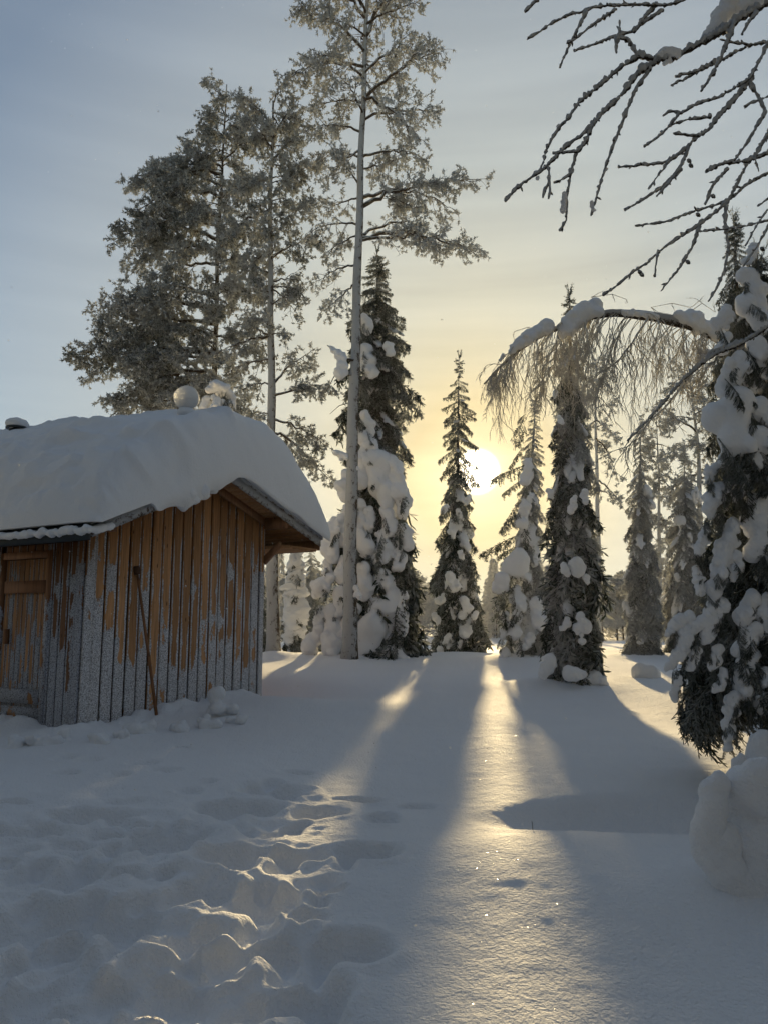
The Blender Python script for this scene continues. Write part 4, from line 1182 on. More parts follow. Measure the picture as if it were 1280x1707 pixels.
spruce('frosted spruce just behind the hut corner, between the eave and the snow-draped spruce', 522, 27.0, (520, 900),
       [(0, 30), (.3, 30), (.7, 22), (1, 4)], 110, [(0, 60), (1, 20)], [(0, .4, .5), (1, .2, .4)], 'frost', 29, trunk_r=.08)
spruce('dark spruce mostly hidden behind the hut wall, nearest its right corner', 428, 22.0, (430, 900),
       [(0, 34), (.4, 30), (1, 4)], 90, [(0, 60), (1, 20)], [(0, .4, .5), (1, .2, .4)], 'dark', 30, trunk_r=.08)

pine('thin bare-stemmed frosty pine rising between the dark spruce cluster and the frosted spruce', [(996, 1076), (996, 900), (994, 750), (992, 600)], 26.0,
     [(700, 1035, 740, 0, .8), (680, 1020, 680, .3, .8), (650, 1015, 640, 0, .9), (730, 1030, 800, .2, .7), (800, 1040, 850, 0, .5), (640, 975, 660, 0, .9), (700, 970, 730, 0, .8), (820, 1025, 830, .4, .5), (780, 960, 800, .3, .6), (620, 1005, 600, 0, .9)],
     31, tr=.115, mat=M_PINE_L, dens=.8, auto=(8, 760, 610, [(760, 30), (610, 22)], 1), tuft_len=.09)
pine('reddish-stemmed pine with a frosted crown behind the snowy spruces on the right', [(1166, 1080), (1166, 900), (1164, 750), (1150, 615)], 21.0,
     [(700, 1110, 700, 0, 1.1), (690, 1200, 690, .3, 1), (740, 1105, 760, 0, 1.1), (650, 1120, 640, .2, 1.1), (660, 1185, 640, 0, 1), (790, 1110, 830, .2, 1), (720, 1085, 690, .4, .9), (850, 1110, 900, .2, .9), (800, 1200, 800, .2, .9)],
     32, tr=.12, mat=M_PINE_L, dens=1.1, auto=(18, 860, 620, [(860, 60), (700, 55), (620, 25)], .9), tuft_len=.085)
pine('slim frosted pine between the frosted spruce and the reddish-stemmed pine', [(1098, 1080), (1098, 900), (1096, 700)], 23.0,
     [(760, 1075, 770, 0, .9), (740, 1120, 750, 0, .9), (800, 1125, 820, 0, .9)], 33, tr=.09, mat=M_PINE_L, dens=1.0, auto=(16, 930, 705, [(930, 32), (705, 18)], .9), tuft_len=.09)

# ---- traced snow loads
def loads(root, items, Y, seed0=0, jit=.22, flat=.8, sprig=None, rs=1.0):
    for k, it in enumerate(items):
        dy = 0
        if isinstance(it, tuple) and not isinstance(it[0], (tuple, list)) and it[2] > 5:
            a, b, r, *c = it; sg = (-1) ** k; it = [(a - .25 * sg * r, b - .65 * r, r * .6, *c), (a, b, r * .8, *c), (a + .3 * sg * r, b + .75 * r, r * .62, *c)]
        if isinstance(it, tuple) and not isinstance(it[0], (tuple, list)): it = [it]
        it = [(a, b, r * rs, *c) for (a, b, r, *c) in it] if not isinstance(it, tuple) else (it[0], it[1], it[2] * rs, *it[3:])
        if isinstance(it, tuple): it = [it]
        px_blob(root, [(a, b, Y + (c[0] if c else 0), r) for (a, b, r, *c) in it], seed=seed0 + k, jit=jit, flat=flat)
        if sprig:
            g = np.random.default_rng(seed0 + k + 7)
            for (a, b, r, *c) in it:
                for _ in range(sprig[1]):
                    an = g.uniform(-1.2, 1.2) - math.pi / 2; rp = r * Y / F
                    p = W(a + g.uniform(-.7, .7) * r, b + g.uniform(0, .7) * r, Y - rp * g.uniform(-.3, .6))
                    Lb = rp * g.uniform(2.0, 3.4)
                    place_inst('bough', T_B[sprig[0]][g.integers(5)], root, bough_matrix(p, an, R(g.uniform(45, 80)), Lb, Lb * .8, g.uniform(-.5, .5)))
TREES = {o['label'][:24]: o for o in C.objects if o.get('category') in ('spruce tree', 'pine tree')}
def T(s): return next(o for k, o in TREES.items() if k.startswith(s[:24]))
loads(T('snow-draped spruce directly'), [
    [(610, 733, 12), (628, 775, 17), (640, 838, 15)], [(655, 772, 10), (667, 815, 13), (673, 858, 10)], [(576, 792, 9), (568, 825, 12)], [(612, 745, 11), (600, 800, 14)], [(672, 880, 8), (677, 910, 9)],
    [(640, 965, 12), (655, 1005, 16), (664, 1040, 12)], [(622, 1022, 16), (612, 1060, 24), (622, 1085, 28)], [(650, 1088, 15), (672, 1100, 13)], [(540, 970, 10), (538, 990, 13)], [(558, 870, 10), (549, 925, 13)],
    [(551, 1025, 11), (553, 1078, 15)], [(532, 1048, 8), (516, 1090, 13)], [(604, 890, 12), (616, 918, 13)], [(634, 905, 9), (628, 930, 10)], [(645, 850, 9), (648, 880, 11)], [(580, 850, 9), (572, 900, 11)],
    [(608, 950, 10), (604, 985, 13)], [(628, 960, 7), (634, 985, 8)], [(568, 985, 9), (566, 1010, 11)], [(590, 1010, 8), (588, 1040, 11)], [(612, 583, 11), (621, 622, 10)], [(646, 578, 7), (652, 590, 6)], [(610, 530, 7), (616, 545, 8)], [(610, 695, 8), (618, 715, 8)]], 17.0, 100, sprig=('dark', 1), rs=1.28)
loads(T('snow-draped spruce directly'), [[(640, 880, 9), (645, 920, 12)], [(660, 905, 9), (664, 945, 11)], [(600, 840, 9), (598, 880, 10)], [(625, 985, 9), (630, 1010, 10)], [(655, 1045, 9), (658, 1070, 11)], [(575, 930, 9), (572, 965, 11)], [(536, 1015, 8), (532, 1040, 10)], [(618, 850, 8), (616, 880, 10)], [(572, 1050, 9), (574, 1078, 11)], [(668, 990, 8), (672, 1030, 9)], [(545, 940, 8), (546, 955, 8)], [(640, 1050, 8), (642, 1090, 12)]], 17.05, 140, sprig=('dark', 1), rs=1.1)
loads(T('tallest frosted pine, it'), [[(572, 590, 8), (570, 622, 11)], [(552, 578, 4), (566, 592, 7)], [(560, 755, 5), (574, 762, 8)], [(594, 980, 5), (598, 992, 6)], [(592, 775, 4), (595, 782, 4)]], 15.9, 140)
loads(T('slim pointed spruce'), [(752, 890, 8), (740, 850, 8), (764, 856, 7), (780, 833, 8), [(748, 960, 10), (756, 985, 11)], (736, 998, 9), [(775, 1008, 12), (777, 1022, 11)], (761, 1007, 7), (768, 925, 7), (790, 1030, 9), [(777, 1045, 10), (772, 1062, 11)], (764, 1078, 9), (726, 1032, 9), (745, 1065, 8), (735, 1085, 8)], 19.3, 160, flat=.6, sprig=('dark', 1))
loads(T('snow-plastered spruce lef'), [[(862, 925, 15), (856, 950, 21)], [(838, 962, 12), (832, 985, 13)], (865, 996, 15), [(858, 1030, 11), (855, 1055, 13)], (840, 1028, 9), (840, 1056, 9), [(894, 1010, 10), (898, 1035, 12)], [(880, 770, 7), (876, 800, 9)], [(872, 845, 9), (870, 875, 10)], (884, 830, 7), (846, 1096, 13), (880, 1070, 11), (875, 960, 10)], 16.2, 180, sprig=('dark', 1), rs=1.15)
loads(T('tall dark spruce with r'), [(941, 949, 11), [(957, 932, 10), (964, 950, 14)], (976, 965, 8), [(968, 1030, 9), (973, 1050, 12)], (970, 1066, 8), (944, 1040, 9), [(957, 830, 5), (953, 850, 8)], [(973, 820, 6), (974, 835, 7)], (916, 822, 8), (925, 655, 6), (934, 700, 7)], 12.6, 200)
for lab, pts, Y in [('rounded snow lump at the foot of the foremost dark spruce, left side', [(916, 1108, 16), (904, 1124, 11)], 12.6), ('snow lump at the foot of the foremost dark spruce, between its hanging boughs', [(950, 1122, 15), (968, 1124, 12)], 12.5),
                    ('low snow mound just right of the foremost dark spruce', [(988, 1130, 15), (1002, 1138, 11)], 12.9), ('smooth rounded snow-covered boulder on the open snow right of the tree cluster', [(1070, 1120, 20), (1084, 1124, 19)], 14.0),
                    ('small snow heap under the hanging boughs of the big right-hand spruce', [(1165, 1158, 10), (1172, 1150, 10)], 11.0), ('little snow heap left of the drooping right-hand boughs', [(1148, 1172, 8), (1152, 1168, 6)], 10.4)]:
    P = [W(a, b, Y) for a, b, r in pts]; rr = [r * Y / F for a, b, r in pts]
    o = px_blob(None, [(a, b, Y, r * .9) for a, b, r in pts], seed=int(Y * 10), name='snow_mound', jit=.1, disp=.07, sat=0 if 'boulder' in lab else 3); tag(o, lab, 'snow mound')

# ---- the big snow-laden spruce at the right edge
big, btp, bs = spruce('huge near spruce at the right edge, its drooping boughs buried under heavy snow', 1290, 6.5, (1262, 425),
       [(0, 40), (.24, 45), (.30, 120), (.36, 175), (.46, 165), (.6, 115), (.75, 92), (.88, 74), (.94, 46), (.98, 20), (1, 6)], 300,
       [(0, 60), (.3, 52), (.6, 52), (.85, 42), (1, 20)], [(0, .6, .8), (.5, .65, .85), (.9, .6, .8), (1, .3, .6)], 'fine', 50, frac0=.20, trunk_r=.11, cat='spruce tree')
loads(big, [
    [(1232, 600, 16), (1222, 625, 24), (1206, 650, 16)], [(1226, 660, 26), (1214, 712, 34), (1224, 755, 24)], [(1250, 720, 30), (1262, 745, 24)], [(1262, 570, 22), (1276, 600, 24)], [(1268, 680, 20), (1282, 700, 24)],
    (1186, 789, 14), [(1256, 768, 16), (1238, 792, 19), (1230, 825, 14)], [(1272, 775, 14), (1284, 815, 20)], [(1206, 808, 14), (1190, 830, 16), (1182, 855, 11)], [(1266, 830, 18), (1262, 870, 26), (1260, 920, 20)], [(1284, 850, 20), (1286, 920, 22)],
    [(1222, 872, 11), (1204, 930, 16), (1192, 980, 13), (1186, 1005, 9)], [(1226, 930, 12), (1222, 960, 12)], [(1176, 882, 7), (1164, 920, 9)], [(1160, 948, 7), (1168, 985, 10)], [(1190, 1015, 13), (1162, 1045, 14), (1138, 1068, 12), (1123, 1108, 9)],
    [(1154, 1022, 9), (1126, 1040, 11), (1116, 1058, 7)], [(1204, 1008, 11), (1176, 1062, 13)], [(1252, 990, 13), (1240, 1030, 17)], [(1254, 1050, 15), (1234, 1085, 17)], [(1250, 1095, 16), (1236, 1140, 22)], [(1128, 1135, 8), (1126, 1162, 8)],
    [(1226, 1160, 12), (1216, 1200, 11), (1214, 1245, 8)], (1252, 424, 15), [(1246, 458, 15), (1258, 500, 22), (1270, 540, 20)], [(1212, 515, 10), (1202, 540, 13)], [(1270, 1000, 12), (1276, 1060, 16)], [(1276, 1120, 14), (1268, 1180, 12)],
    [(1212, 560, 9), (1204, 585, 12)], [(1196, 1080, 9), (1190, 1110, 10)], [(1160, 1085, 8), (1150, 1115, 8)], [(1206, 1120, 8), (1200, 1150, 9)]], 6.0, 300, jit=.20, sprig=('fine', 2))
loads(big, [[(1276, 1252, 30), (1284, 1275, 44), (1290, 1305, 52)], [(1232, 1275, 12), (1238, 1295, 18)]], 5.7, 390, jit=.14)
# snow-buried stump in front of it
for lab, pts in [('tall snow-buried stump at the lower right edge of the picture', [(1266, 1296, 38), (1262, 1340, 56), (1262, 1400, 70), (1270, 1450, 84), (1300, 1480, 95), (1340, 1380, 70), (1330, 1300, 50)]), ('narrow upright snow pillar leaning on the left side of the buried stump', [(1197, 1300, 19), (1188, 1335, 25), (1184, 1380, 28), (1190, 1430, 30)]), ('rounded snow bulge at the lower left foot of the buried stump', [(1210, 1390, 26), (1196, 1425, 34), (1222, 1470, 38), (1250, 1505, 40)])]:
    Y = 4.25; P = [W(a, b, Y + (.1 if r > 40 else -.02)) for a, b, r in pts]; rr = [r * Y / F for a, b, r in pts]
    o = put('snow_mound', blob_mesh('snow_mound', path_balls(P, rr, 5, .85, .07), .018, M_SNOW, 4, .016, 3, 7)); tag(o, lab, 'snow mound')

# ------------------------------------------------------------------ birches
def twig_chain(S, p, d, length, nseg, r, g, droop, wig, depth=0, kids=4, taper=.6):
    pts = [np.asarray(p, float)]
    for k in range(nseg):
        d = nz_(d + g.normal(size=3) * wig + np.array([0, 0, -droop])); pts.append(pts[-1] + d * length / nseg)
    rr = r * (1 - np.linspace(0, 1, nseg + 1) * taper)
    for k in range(nseg): S[0].append(pts[k]); S[1].append(pts[k + 1]); S[2].append(rr[k]); S[3].append(rr[k + 1])
    if depth > 0:
        for j in range(kids):
            u = g.uniform(.12, .95) * nseg; k = min(nseg - 1, int(u)); q = pts[k] + (pts[k + 1] - pts[k]) * (u - k)
            dd = nz_(nz_(pts[k + 1] - pts[k]) + rand_dirs(1, g)[0] * .75 + np.array([0, 0, -.2]))
            twig_chain(S, q, dd, length * g.uniform(.25, .5), max(3, nseg // 2), r * .7, g, droop, wig, depth - 1, max(1, kids - 2), taper)

def bent_birch():
    g = np.random.default_rng(60); Y = 9.0
    path = [(1420, 1250), (1400, 1000), (1360, 780), (1290, 640), (1212, 568), (1160, 543), (1090, 527), (1020, 520), (965, 532), (905, 556), (852, 592), (806, 640)]
    P0 = np.array([W(a, b, Y) for a, b in path]); P0[0, 2] = gz(P0[0, 0], Y) - .1
    tt = np.linspace(0, 1, len(P0)); t = np.linspace(0, 1, 70)
    P = np.stack([np.interp(t, tt, P0[:, k]) for k in range(3)], -1)
    for _ in range(3): P[1:-1] = (P[:-2] + 2 * P[1:-1] + P[2:]) / 4
    r = np.interp(t, [0, .35, .55, .75, 1], [.10, .085, .060, .035, .008])
    root = empty('birch_tree', P[0], 'birch bent into an arch by snow, frosted twigs hanging like a curtain', 'birch tree')
    bb = B(); bb.tube(P, r * (1 + .06 * np.sin(t * 90)), 12); put('trunk', bb.build('trunk', M_BIRCH, True), root)
    # where the curtain of twigs ends, by photo x
    lx = [790, 830, 870, 900, 950, 990, 1040, 1090, 1130, 1180]; ly = [650, 690, 735, 690, 700, 705, 745, 720, 690, 640]
    inv = lambda p: (CX + F * (p[0] / (p[1] * math.cos(PITCH) + (p[2] - EYE) * math.sin(PITCH))), CY - F * ((p[2] - EYE) * math.cos(PITCH) - p[1] * math.sin(PITCH)) / (p[1] * math.cos(PITCH) + (p[2] - EYE) * math.sin(PITCH)))
    for k in range(165):
        S = ([], [], [], [])
        for j in range(1):
            u = g.uniform(.37, .985)
            p = np.array([np.interp(u, t, P[:, m]) for m in range(3)])
            a, b_ = inv(p); low = np.interp(a, lx, ly); ln = max(.18, (low - b_) / F * Y * g.uniform(.45, 1.02))
            dirn = nz_(np.array([-g.uniform(.0, .8), g.normal() * .5, -.45 + g.uniform(-.1, .5)]))
            twig_chain(S, p, dirn, ln, 9, .0064, g, .30, .17, 2, 5)
        bb = B(); bb.segs(*[np.array(v) for v in S], 3)
        put('hanging_twig', bb.build('twig', M_HANG), root)
    # a few side branches above the arch, and the dark bough sweeping down left from the bend
    for pts, rad in [([(1110, 540), (1085, 512), (1120, 505), (1150, 512)], .007), ([(1005, 505), (985, 495), (1020, 490), (1042, 498)], .006), ([(905, 555), (880, 545), (858, 552)], .006), ([(1150, 520), (1170, 505), (1192, 520)], .006)]:
        bb = B(); Q = np.array([W(a, b, Y) for a, b in pts]); bb.tube(Q, np.linspace(rad, rad * .5, len(Q)), 5)
        S = ([], [], [], []); 
        for q in Q[1:]: twig_chain(S, q, rand_dirs(1, g)[0], .18, 4, .005, g, .05, .2, 1, 2)
        bb.segs(*[np.array(v) for v in S], 3); put('branch', bb.build('branch', M_HANG), root)
    for pts, rad in [([(1200, 570), (1165, 600), (1130, 655), (1080, 705), (1045, 745)], .022), ([(1215, 590), (1190, 600), (1170, 625)], .02), ([(1080, 530), (1050, 580), (1010, 620), (995, 660)], .014), ([(930, 540), (925, 600), (900, 650)], .010)]:
        Q = np.array([W(a, b, Y - .15) for a, b in pts]); n = 12; u = np.linspace(0, 1, n); Q = np.stack([np.interp(u, np.linspace(0, 1, len(Q)), Q[:, m]) for m in range(3)], -1); Q[1:-1] += g.normal(size=(n - 2, 3)) * .012
        bb = B(); bb.tube(Q, np.linspace(rad, rad * .3, n), 6)
        S = ([], [], [], [])
        for q in Q[2:]:
            for _ in range(3): twig_chain(S, q, nz_(np.array([g.normal() * .6 - .3, g.normal() * .4, -.5])), g.uniform(.25, .55), 6, .007, g, .2, .2, 1, 3)
        bb.segs(*[np.array(v) for v in S], 3); put('branch', bb.build('branch', M_HANG), root)
    loads(root, [[(992, 512, 16), (972, 522, 22), (950, 540, 18), (938, 556, 9)], [(912, 543, 13), (888, 556, 13), (862, 574, 10), (850, 588, 5)], [(1128, 524, 10), (1150, 530, 15), (1180, 545, 16), (1205, 562, 12)], [(1040, 520, 6), (1075, 524, 6), (1095, 528, 5)], [(1178, 590, 9), (1168, 600, 7)], [(1135, 1, 0.1), (1135, 1, .1)] if False else [(1098, 680, 5), (1090, 684, 4)], [(838, 592, 4), (834, 600, 3)]], 8.95, 400, jit=.08)
bent_birch()

def near_birch():
    g = np.random.default_rng(61)
    sc_ = 440 / 1280.0
    def cp(pts): return [(840 + x * sc_, y * sc_) for x, y in pts]
    trunk_x = 1620
    Yb = 2.9
    base = W(trunk_x, 1400, Yb); base[2] = gz(base[0], Yb) - .1
    root = empty('birch_tree', base, 'near birch outside the right edge, its frosted bare branches crossing the upper right sky', 'birch tree')
    tp_ = [base, base + np.array([.02, 0, 1.2]), base + np.array([-.04, .05, 2.4]), base + np.array([0, 0, 3.6]), base + np.array([.1, .1, 5.0])]
    bb = B(); bb.tube(tp_, [.10, .085, .07, .05, .02], 12); put('trunk', bb.build('trunk', M_BIRCH, True), root)
    edge = lambda py: W(1290, py, 2.7)
    def branch(pts, r0, r1, Y0, Y1, snow=0.0, joined=None):
        q = cp(pts); n0 = len(q); Q = np.array([W(a, b, Y0 + (Y1 - Y0) * i / max(1, n0 - 1)) for i, (a, b) in enumerate(q)])
        if joined is not None: Q = np.vstack([np.array(joined), Q])
        d = np.concatenate([[0], np.cumsum(np.linalg.norm(np.diff(Q, axis=0), axis=1))]); n = max(6, int(d[-1] / .009))
        u = np.linspace(0, d[-1], n); P = np.stack([np.interp(u, d, Q[:, m]) for m in range(3)], -1)
        for _ in range(2): P[1:-1] = (P[:-2] + 2 * P[1:-1] + P[2:]) / 4
        f = u / d[-1]; r = (r0 + (r1 - r0) * f) * 1.5 * (1 + g.normal(size=n) * .26); r[::7] *= 1.25
        P[1:-1] += g.normal(size=(n - 2, 3)) * .0009
        bb = B(); bb.tube(P, r, 7)
        for k in range(3, n - 1, 4):       # buds and spur shoots, set alternately
            if g.random() < .75:
                tdir = nz_(P[k + 1] - P[k - 1]); dd = nz_(tdir + rand_dirs(1, g)[0] * .9); ln = g.uniform(.008, .022)
                bb.tube([P[k], P[k] + dd * ln * .6, P[k] + dd * ln], [.0028, .0036, .0012], 5)
        o = put('branch', bb.build('branch', M_BIRCH, True), root)
        # rime crust along the upper side
        b2 = B(); off = np.array([-.45, -.55, .95]); m = g.uniform(.35, 1.5, n)
        b2.tube(P + r[:, None] * off[None] * .50, r * m * .95, 6)
        put('rime', b2.build('rime', M_RIME, True), o, False).matrix_parent_inverse = Matrix.Identity(4)
        if snow: 
            pass
        return P
    E = lambda py, dz=.15: [base + np.array([0, 0, max(.3, (W(1300, py, 2.7)[2] - base[2]) + dz)])]
    M = branch([(1330, -30), (1230, 40), (1130, 95), (1060, 150), (980, 190), (890, 240), (820, 280), (740, 290)], .0095, .0065, 2.5, 2.4, joined=E(0))
    branch([(740, 290), (690, 275), (640, 262), (615, 205), (590, 183), (545, 183)], .0055, .0040, 2.4, 2.38)
    branch([(552, 185), (562, 140), (560, 98)], .0035, .002, 2.38, 2.38); branch([(552, 180), (540, 215), (545, 255)], .0048, .0045, 2.38, 2.38)
    branch([(740, 290), (650, 350), (600, 420), (540, 490), (480, 540), (430, 600), (380, 650), (310, 700), (240, 770), (190, 820), (130, 860), (60, 910), (5, 975)], .0062, .0024, 2.4, 2.25)
    branch([(650, 272), (570, 320), (500, 380), (430, 440), (360, 495), (320, 560), (265, 620), (210, 710), (175, 830)], .0050, .0022, 2.4, 2.3)
    branch([(730, 300), (680, 370), (640, 430), (600, 520), (570, 600), (530, 700), (490, 810), (455, 930), (420, 1045)], .0046, .0022, 2.4, 2.35)
    branch([(430, 600), (400, 680), (350, 740), (320, 850), (305, 950), (300, 1070), (268, 1118)], .0040, .0022, 2.33, 2.3)
    branch([(355, 735), (300, 735), (235, 742)], .003, .002, 2.3, 2.3); branch([(320, 845), (280, 872), (240, 885)], .003, .002, 2.3, 2.3); branch([(215, 815), (220, 880), (195, 920), (188, 958)], .0032, .002, 2.28, 2.28); branch([(220, 880), (222, 930), (215, 962)], .0025, .0018, 2.28, 2.28)
    branch([(960, -60), (870, 0), (780, 25), (640, 18), (540, 24), (430, 32), (400, 50), (310, 70), (240, 105), (110, 190)], .0060, .0024, 2.6, 2.5, joined=E(-80, .5))
    branch([(400, 55), (350, 150), (310, 230), (270, 325)], .0038, .0022, 2.53, 2.5); branch([(545, 42), (440, 110), (340, 190), (305, 207)], .0036, .0022, 2.55, 2.5); branch([(770, 48), (690, 95), (620, 150), (520, 180), (430, 215), (340, 245)], .0048, .0022, 2.6, 2.5)
    branch([(740, 22), (680, 80), (630, 152)], .0050, .0030, 2.6, 2.55); branch([(160, -5), (130, 25), (100, 55)], .0045, .003, 2.5, 2.5)
    branch([(1290, 200), (1190, 218), (1110, 258), (1060, 285), (990, 320), (930, 345), (830, 370)], .0048, .0024, 2.55, 2.45, joined=E(68)); branch([(1025, 300), (960, 330), (880, 380), (810, 412)], .0034, .0022, 2.5, 2.45); branch([(1200, 215), (1110, 205), (1045, 188)], .003, .002, 2.5, 2.5)
    branch([(1120, 100), (1090, 180), (1050, 280), (1010, 360), (955, 440)], .0050, .0030, 2.45, 2.4); branch([(1225, 60), (1180, 110), (1155, 165)], .004, .0025, 2.45, 2.45)
    branch([(1300, 170), (1240, 290), (1190, 380), (1110, 430), (1040, 470), (940, 500), (850, 550), (790, 620), (740, 670), (680, 708)], .0055, .0022, 2.5, 2.35, joined=E(60, .0)); branch([(850, 550), (815, 530), (770, 560)], .003, .002, 2.4, 2.4)
    branch([(1200, 375), (1110, 490), (1040, 560), (1000, 620), (930, 670), (890, 710), (830, 760), (770, 790), (700, 795), (555, 808)], .0052, .0022, 2.5, 2.35); branch([(1000, 565), (900, 575), (800, 605)], .0032, .002, 2.45, 2.4); branch([(945, 655), (880, 652), (820, 645)], .003, .002, 2.42, 2.4)
    branch([(895, 712), (860, 800), (820, 860), (740, 950)], .0036, .002, 2.4, 2.35); branch([(860, 822), (760, 910), (680, 960), (585, 1018)], .0034, .002, 2.4, 2.35); branch([(800, 780), (745, 850), (700, 915)], .003, .0018, 2.38, 2.35)
    branch([(1190, 395), (1240, 480), (1270, 540), (1220, 620), (1180, 690), (1115, 775)], .0046, .0024, 2.5, 2.45); branch([(1295, 460), (1230, 485), (1165, 515)], .0036, .002, 2.5, 2.5, joined=E(158))
    branch([(1300, 620), (1230, 730), (1180, 790), (1140, 870), (1090, 970), (1010, 1040), (930, 1100), (850, 1150), (760, 1210), (700, 1270), (620, 1320), (540, 1390), (480, 1430)], .0058, .0022, 2.6, 2.45, joined=E(214)); branch([(1295, 735), (1180, 780), (1060, 790), (980, 830)], .0052, .0036, 2.55, 2.5, joined=E(252))
    branch([(1295, 830), (1180, 890), (1090, 970), (1000, 1000), (900, 1030), (800, 1070), (720, 1085), (635, 1093)], .0048, .0022, 2.6, 2.5, joined=E(285)); branch([(1080, 970), (1070, 1080), (1090, 1200), (1070, 1310), (1030, 1400), (990, 1460)], .0044, .0022, 2.55, 2.5)
    branch([(950, 1095), (910, 1200), (850, 1300), (760, 1410)], .0036, .002, 2.5, 2.48); branch([(745, 1235), (735, 1290), (730, 1340)], .003, .0018, 2.48, 2.48); branch([(1295, 1065), (1150, 1100), (1050, 1112), (950, 1122)], .0038, .0022, 2.55, 2.5, joined=E(366, .05))
    branch([(1290, 1080), (1230, 1190), (1160, 1290)], .0036, .0022, 2.5, 2.5, joined=E(375, .1)); branch([(1290, 1000), (1220, 1100), (1170, 1190)], .0030, .0018, 2.5, 2.5, joined=E(350, .1)); branch([(1290, 640), (1250, 690), (1215, 770), (1235, 830)], .0032, .0018, 2.5, 2.5, joined=E(222, .1)); branch([(1085, 815), (1010, 900), (975, 990)], .0038, .0024, 2.5, 2.5)
    branch([(1290, 955), (1230, 998)], .003, .002, 2.5, 2.5, joined=E(330, .1))
    # the pale frosted bough lower down
    def cp2(p): return [((x - 840) / sc_, y / sc_) for x, y in p]
    branch(cp2([(1300, 530), (1262, 556), (1230, 575), (1195, 588), (1170, 605)]), .0085, .005, 3.2, 3.2, joined=E(540, .0))
    branch(cp2([(1170, 605), (1140, 630), (1110, 665), (1080, 700), (1045, 735)]), .005, .0025, 3.2, 3.2)
    branch(cp2([(1240, 570), (1210, 578), (1185, 586), (1165, 612)]), .006, .003, 3.25, 3.25)
    Y = 2.4
    loads(root, [[(1095, 92, 5, .0), (1112, 84, 11, .0), (1130, 88, 8, 0)], [(1172, 62, 5, .05), (1190, 45, 12, .08), (1204, 22, 17, .1), (1215, 2, 20, .1)], [(1230, 12, 14, .1), (1262, 2, 17, .1)], [(940, 322, 5, -.1), (938, 350, 6, -.1)], [(986, 338, 4, -.05), (988, 350, 4, -.05)], [(893, 287, 4, -.12), (895, 297, 4, -.12)], (1009, 282, 4), [(930, 210, 4), (932, 214, 4)], [(1106, 106, 5), (1116, 100, 5)]], Y, 500, jit=.12)
    for px, py in [(1148, 267), (1151, 275), (1163, 357), (1066, 453), (1069, 457), (1146, 436), (1270, 414), (1188, 326)]:
        p = W(px, py, 2.45); bb = B(); d = nz_(np.array([.7, 0, -.7])); bb.tube([p - d * .008, p - d * .004, p + d * .004, p + d * .011], [.002, .0062, .0068, .002], 8)
        put('catkin', bb.build('catkin', M_BIRCH, True), root)
M_RIME = snow_material('rime_crust', 1.0, (.50, .51, .52), glints=False)
near_birch()

# ------------------------------------------------------------------ far forest beyond the clearing
def far_template(seed, kind):
    g = np.random.default_rng(seed); b = B(); P = []; D = []
    if kind == 'spruce':
        n = 1500; h = g.uniform(.05, 1, n) ** .9; lay = np.abs(np.sin(h * 38 + seed)); r = .155 * (1 - h) ** .8 * (.55 + .55 * lay) * g.uniform(.3, 1, n) ** .4 + .006
        a = g.uniform(0, 6.283, n); P = np.stack([np.cos(a) * r, np.sin(a) * r, h - r * .5], -1); D = nz_(np.stack([np.cos(a), np.sin(a), -g.uniform(.3, 1.2, n)], -1))
        b.blades(P, D, g.uniform(.03, .06, n), .014)
    else:
        S = ([], [], [], [])
        for k in range(60):
            h = g.uniform(.12, .9); a = g.uniform(0, 6.283)
            twig_chain(S, (0, 0, h), nz_(np.array([math.cos(a), math.sin(a), g.uniform(.2, .9)])), .28 * (1.1 - h) + .05, 5, .0035, g, .0, .15, 2, 5)
        b.segs(*[np.array(v) for v in S], 3)
        e = np.array(S[1]); m = g.random(len(e)) < .7; e = e[m]; n = len(e); b.blades(np.repeat(e, 3, 0), rand_dirs(n * 3, g), .022, .010)
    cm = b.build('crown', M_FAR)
    t = B(); t.tube([(0, 0, -.03), (0, 0, .5), (0, 0, .97)], [.011, .008, .002], 6); tm = t.build('trunk', M_LIMB)
    return cm, tm
FT = [far_template(s, 'spruce') for s in (1, 2, 3)] + [far_template(s, 'round') for s in (4, 5, 6)]
def far_tree(x, y, h, k, wsc=1.0):
    cm, tm = FT[k]; z = gz(x, y)
    if k < 3: root = empty('spruce_tree', (x, y, z), 'small frosted spruce in the hazy tree line beyond the clearing', 'spruce tree', 'far spruces of the tree line')
    else: root = empty('birch_tree', (x, y, z), 'small frosted leafless tree in the hazy tree line beyond the clearing', 'birch tree', 'far leafless trees of the tree line')
    a = g_.uniform(0, 6.28)
    for nm, me in (('crown', cm), ('trunk', tm)):
        o = bpy.data.objects.new(nm, me); C.objects.link(o); o.parent = root; o.scale = (h * wsc, h * wsc, h); o.rotation_euler = (0, 0, a)
g_ = np.random.default_rng(88)
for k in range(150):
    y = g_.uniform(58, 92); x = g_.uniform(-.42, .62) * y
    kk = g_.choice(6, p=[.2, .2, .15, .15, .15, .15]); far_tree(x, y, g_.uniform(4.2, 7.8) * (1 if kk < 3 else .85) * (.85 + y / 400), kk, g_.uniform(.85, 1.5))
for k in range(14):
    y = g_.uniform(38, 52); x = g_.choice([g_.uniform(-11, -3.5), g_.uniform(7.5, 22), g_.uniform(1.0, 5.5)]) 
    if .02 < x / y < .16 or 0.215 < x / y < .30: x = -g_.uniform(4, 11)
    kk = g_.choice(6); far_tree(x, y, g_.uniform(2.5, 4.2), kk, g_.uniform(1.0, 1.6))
tot = sum(len(o.data.polygons) for o in C.objects if o.type == 'MESH' and o.data and o.data.users == 1); print('unique polys', tot, 'objects', len(C.objects))

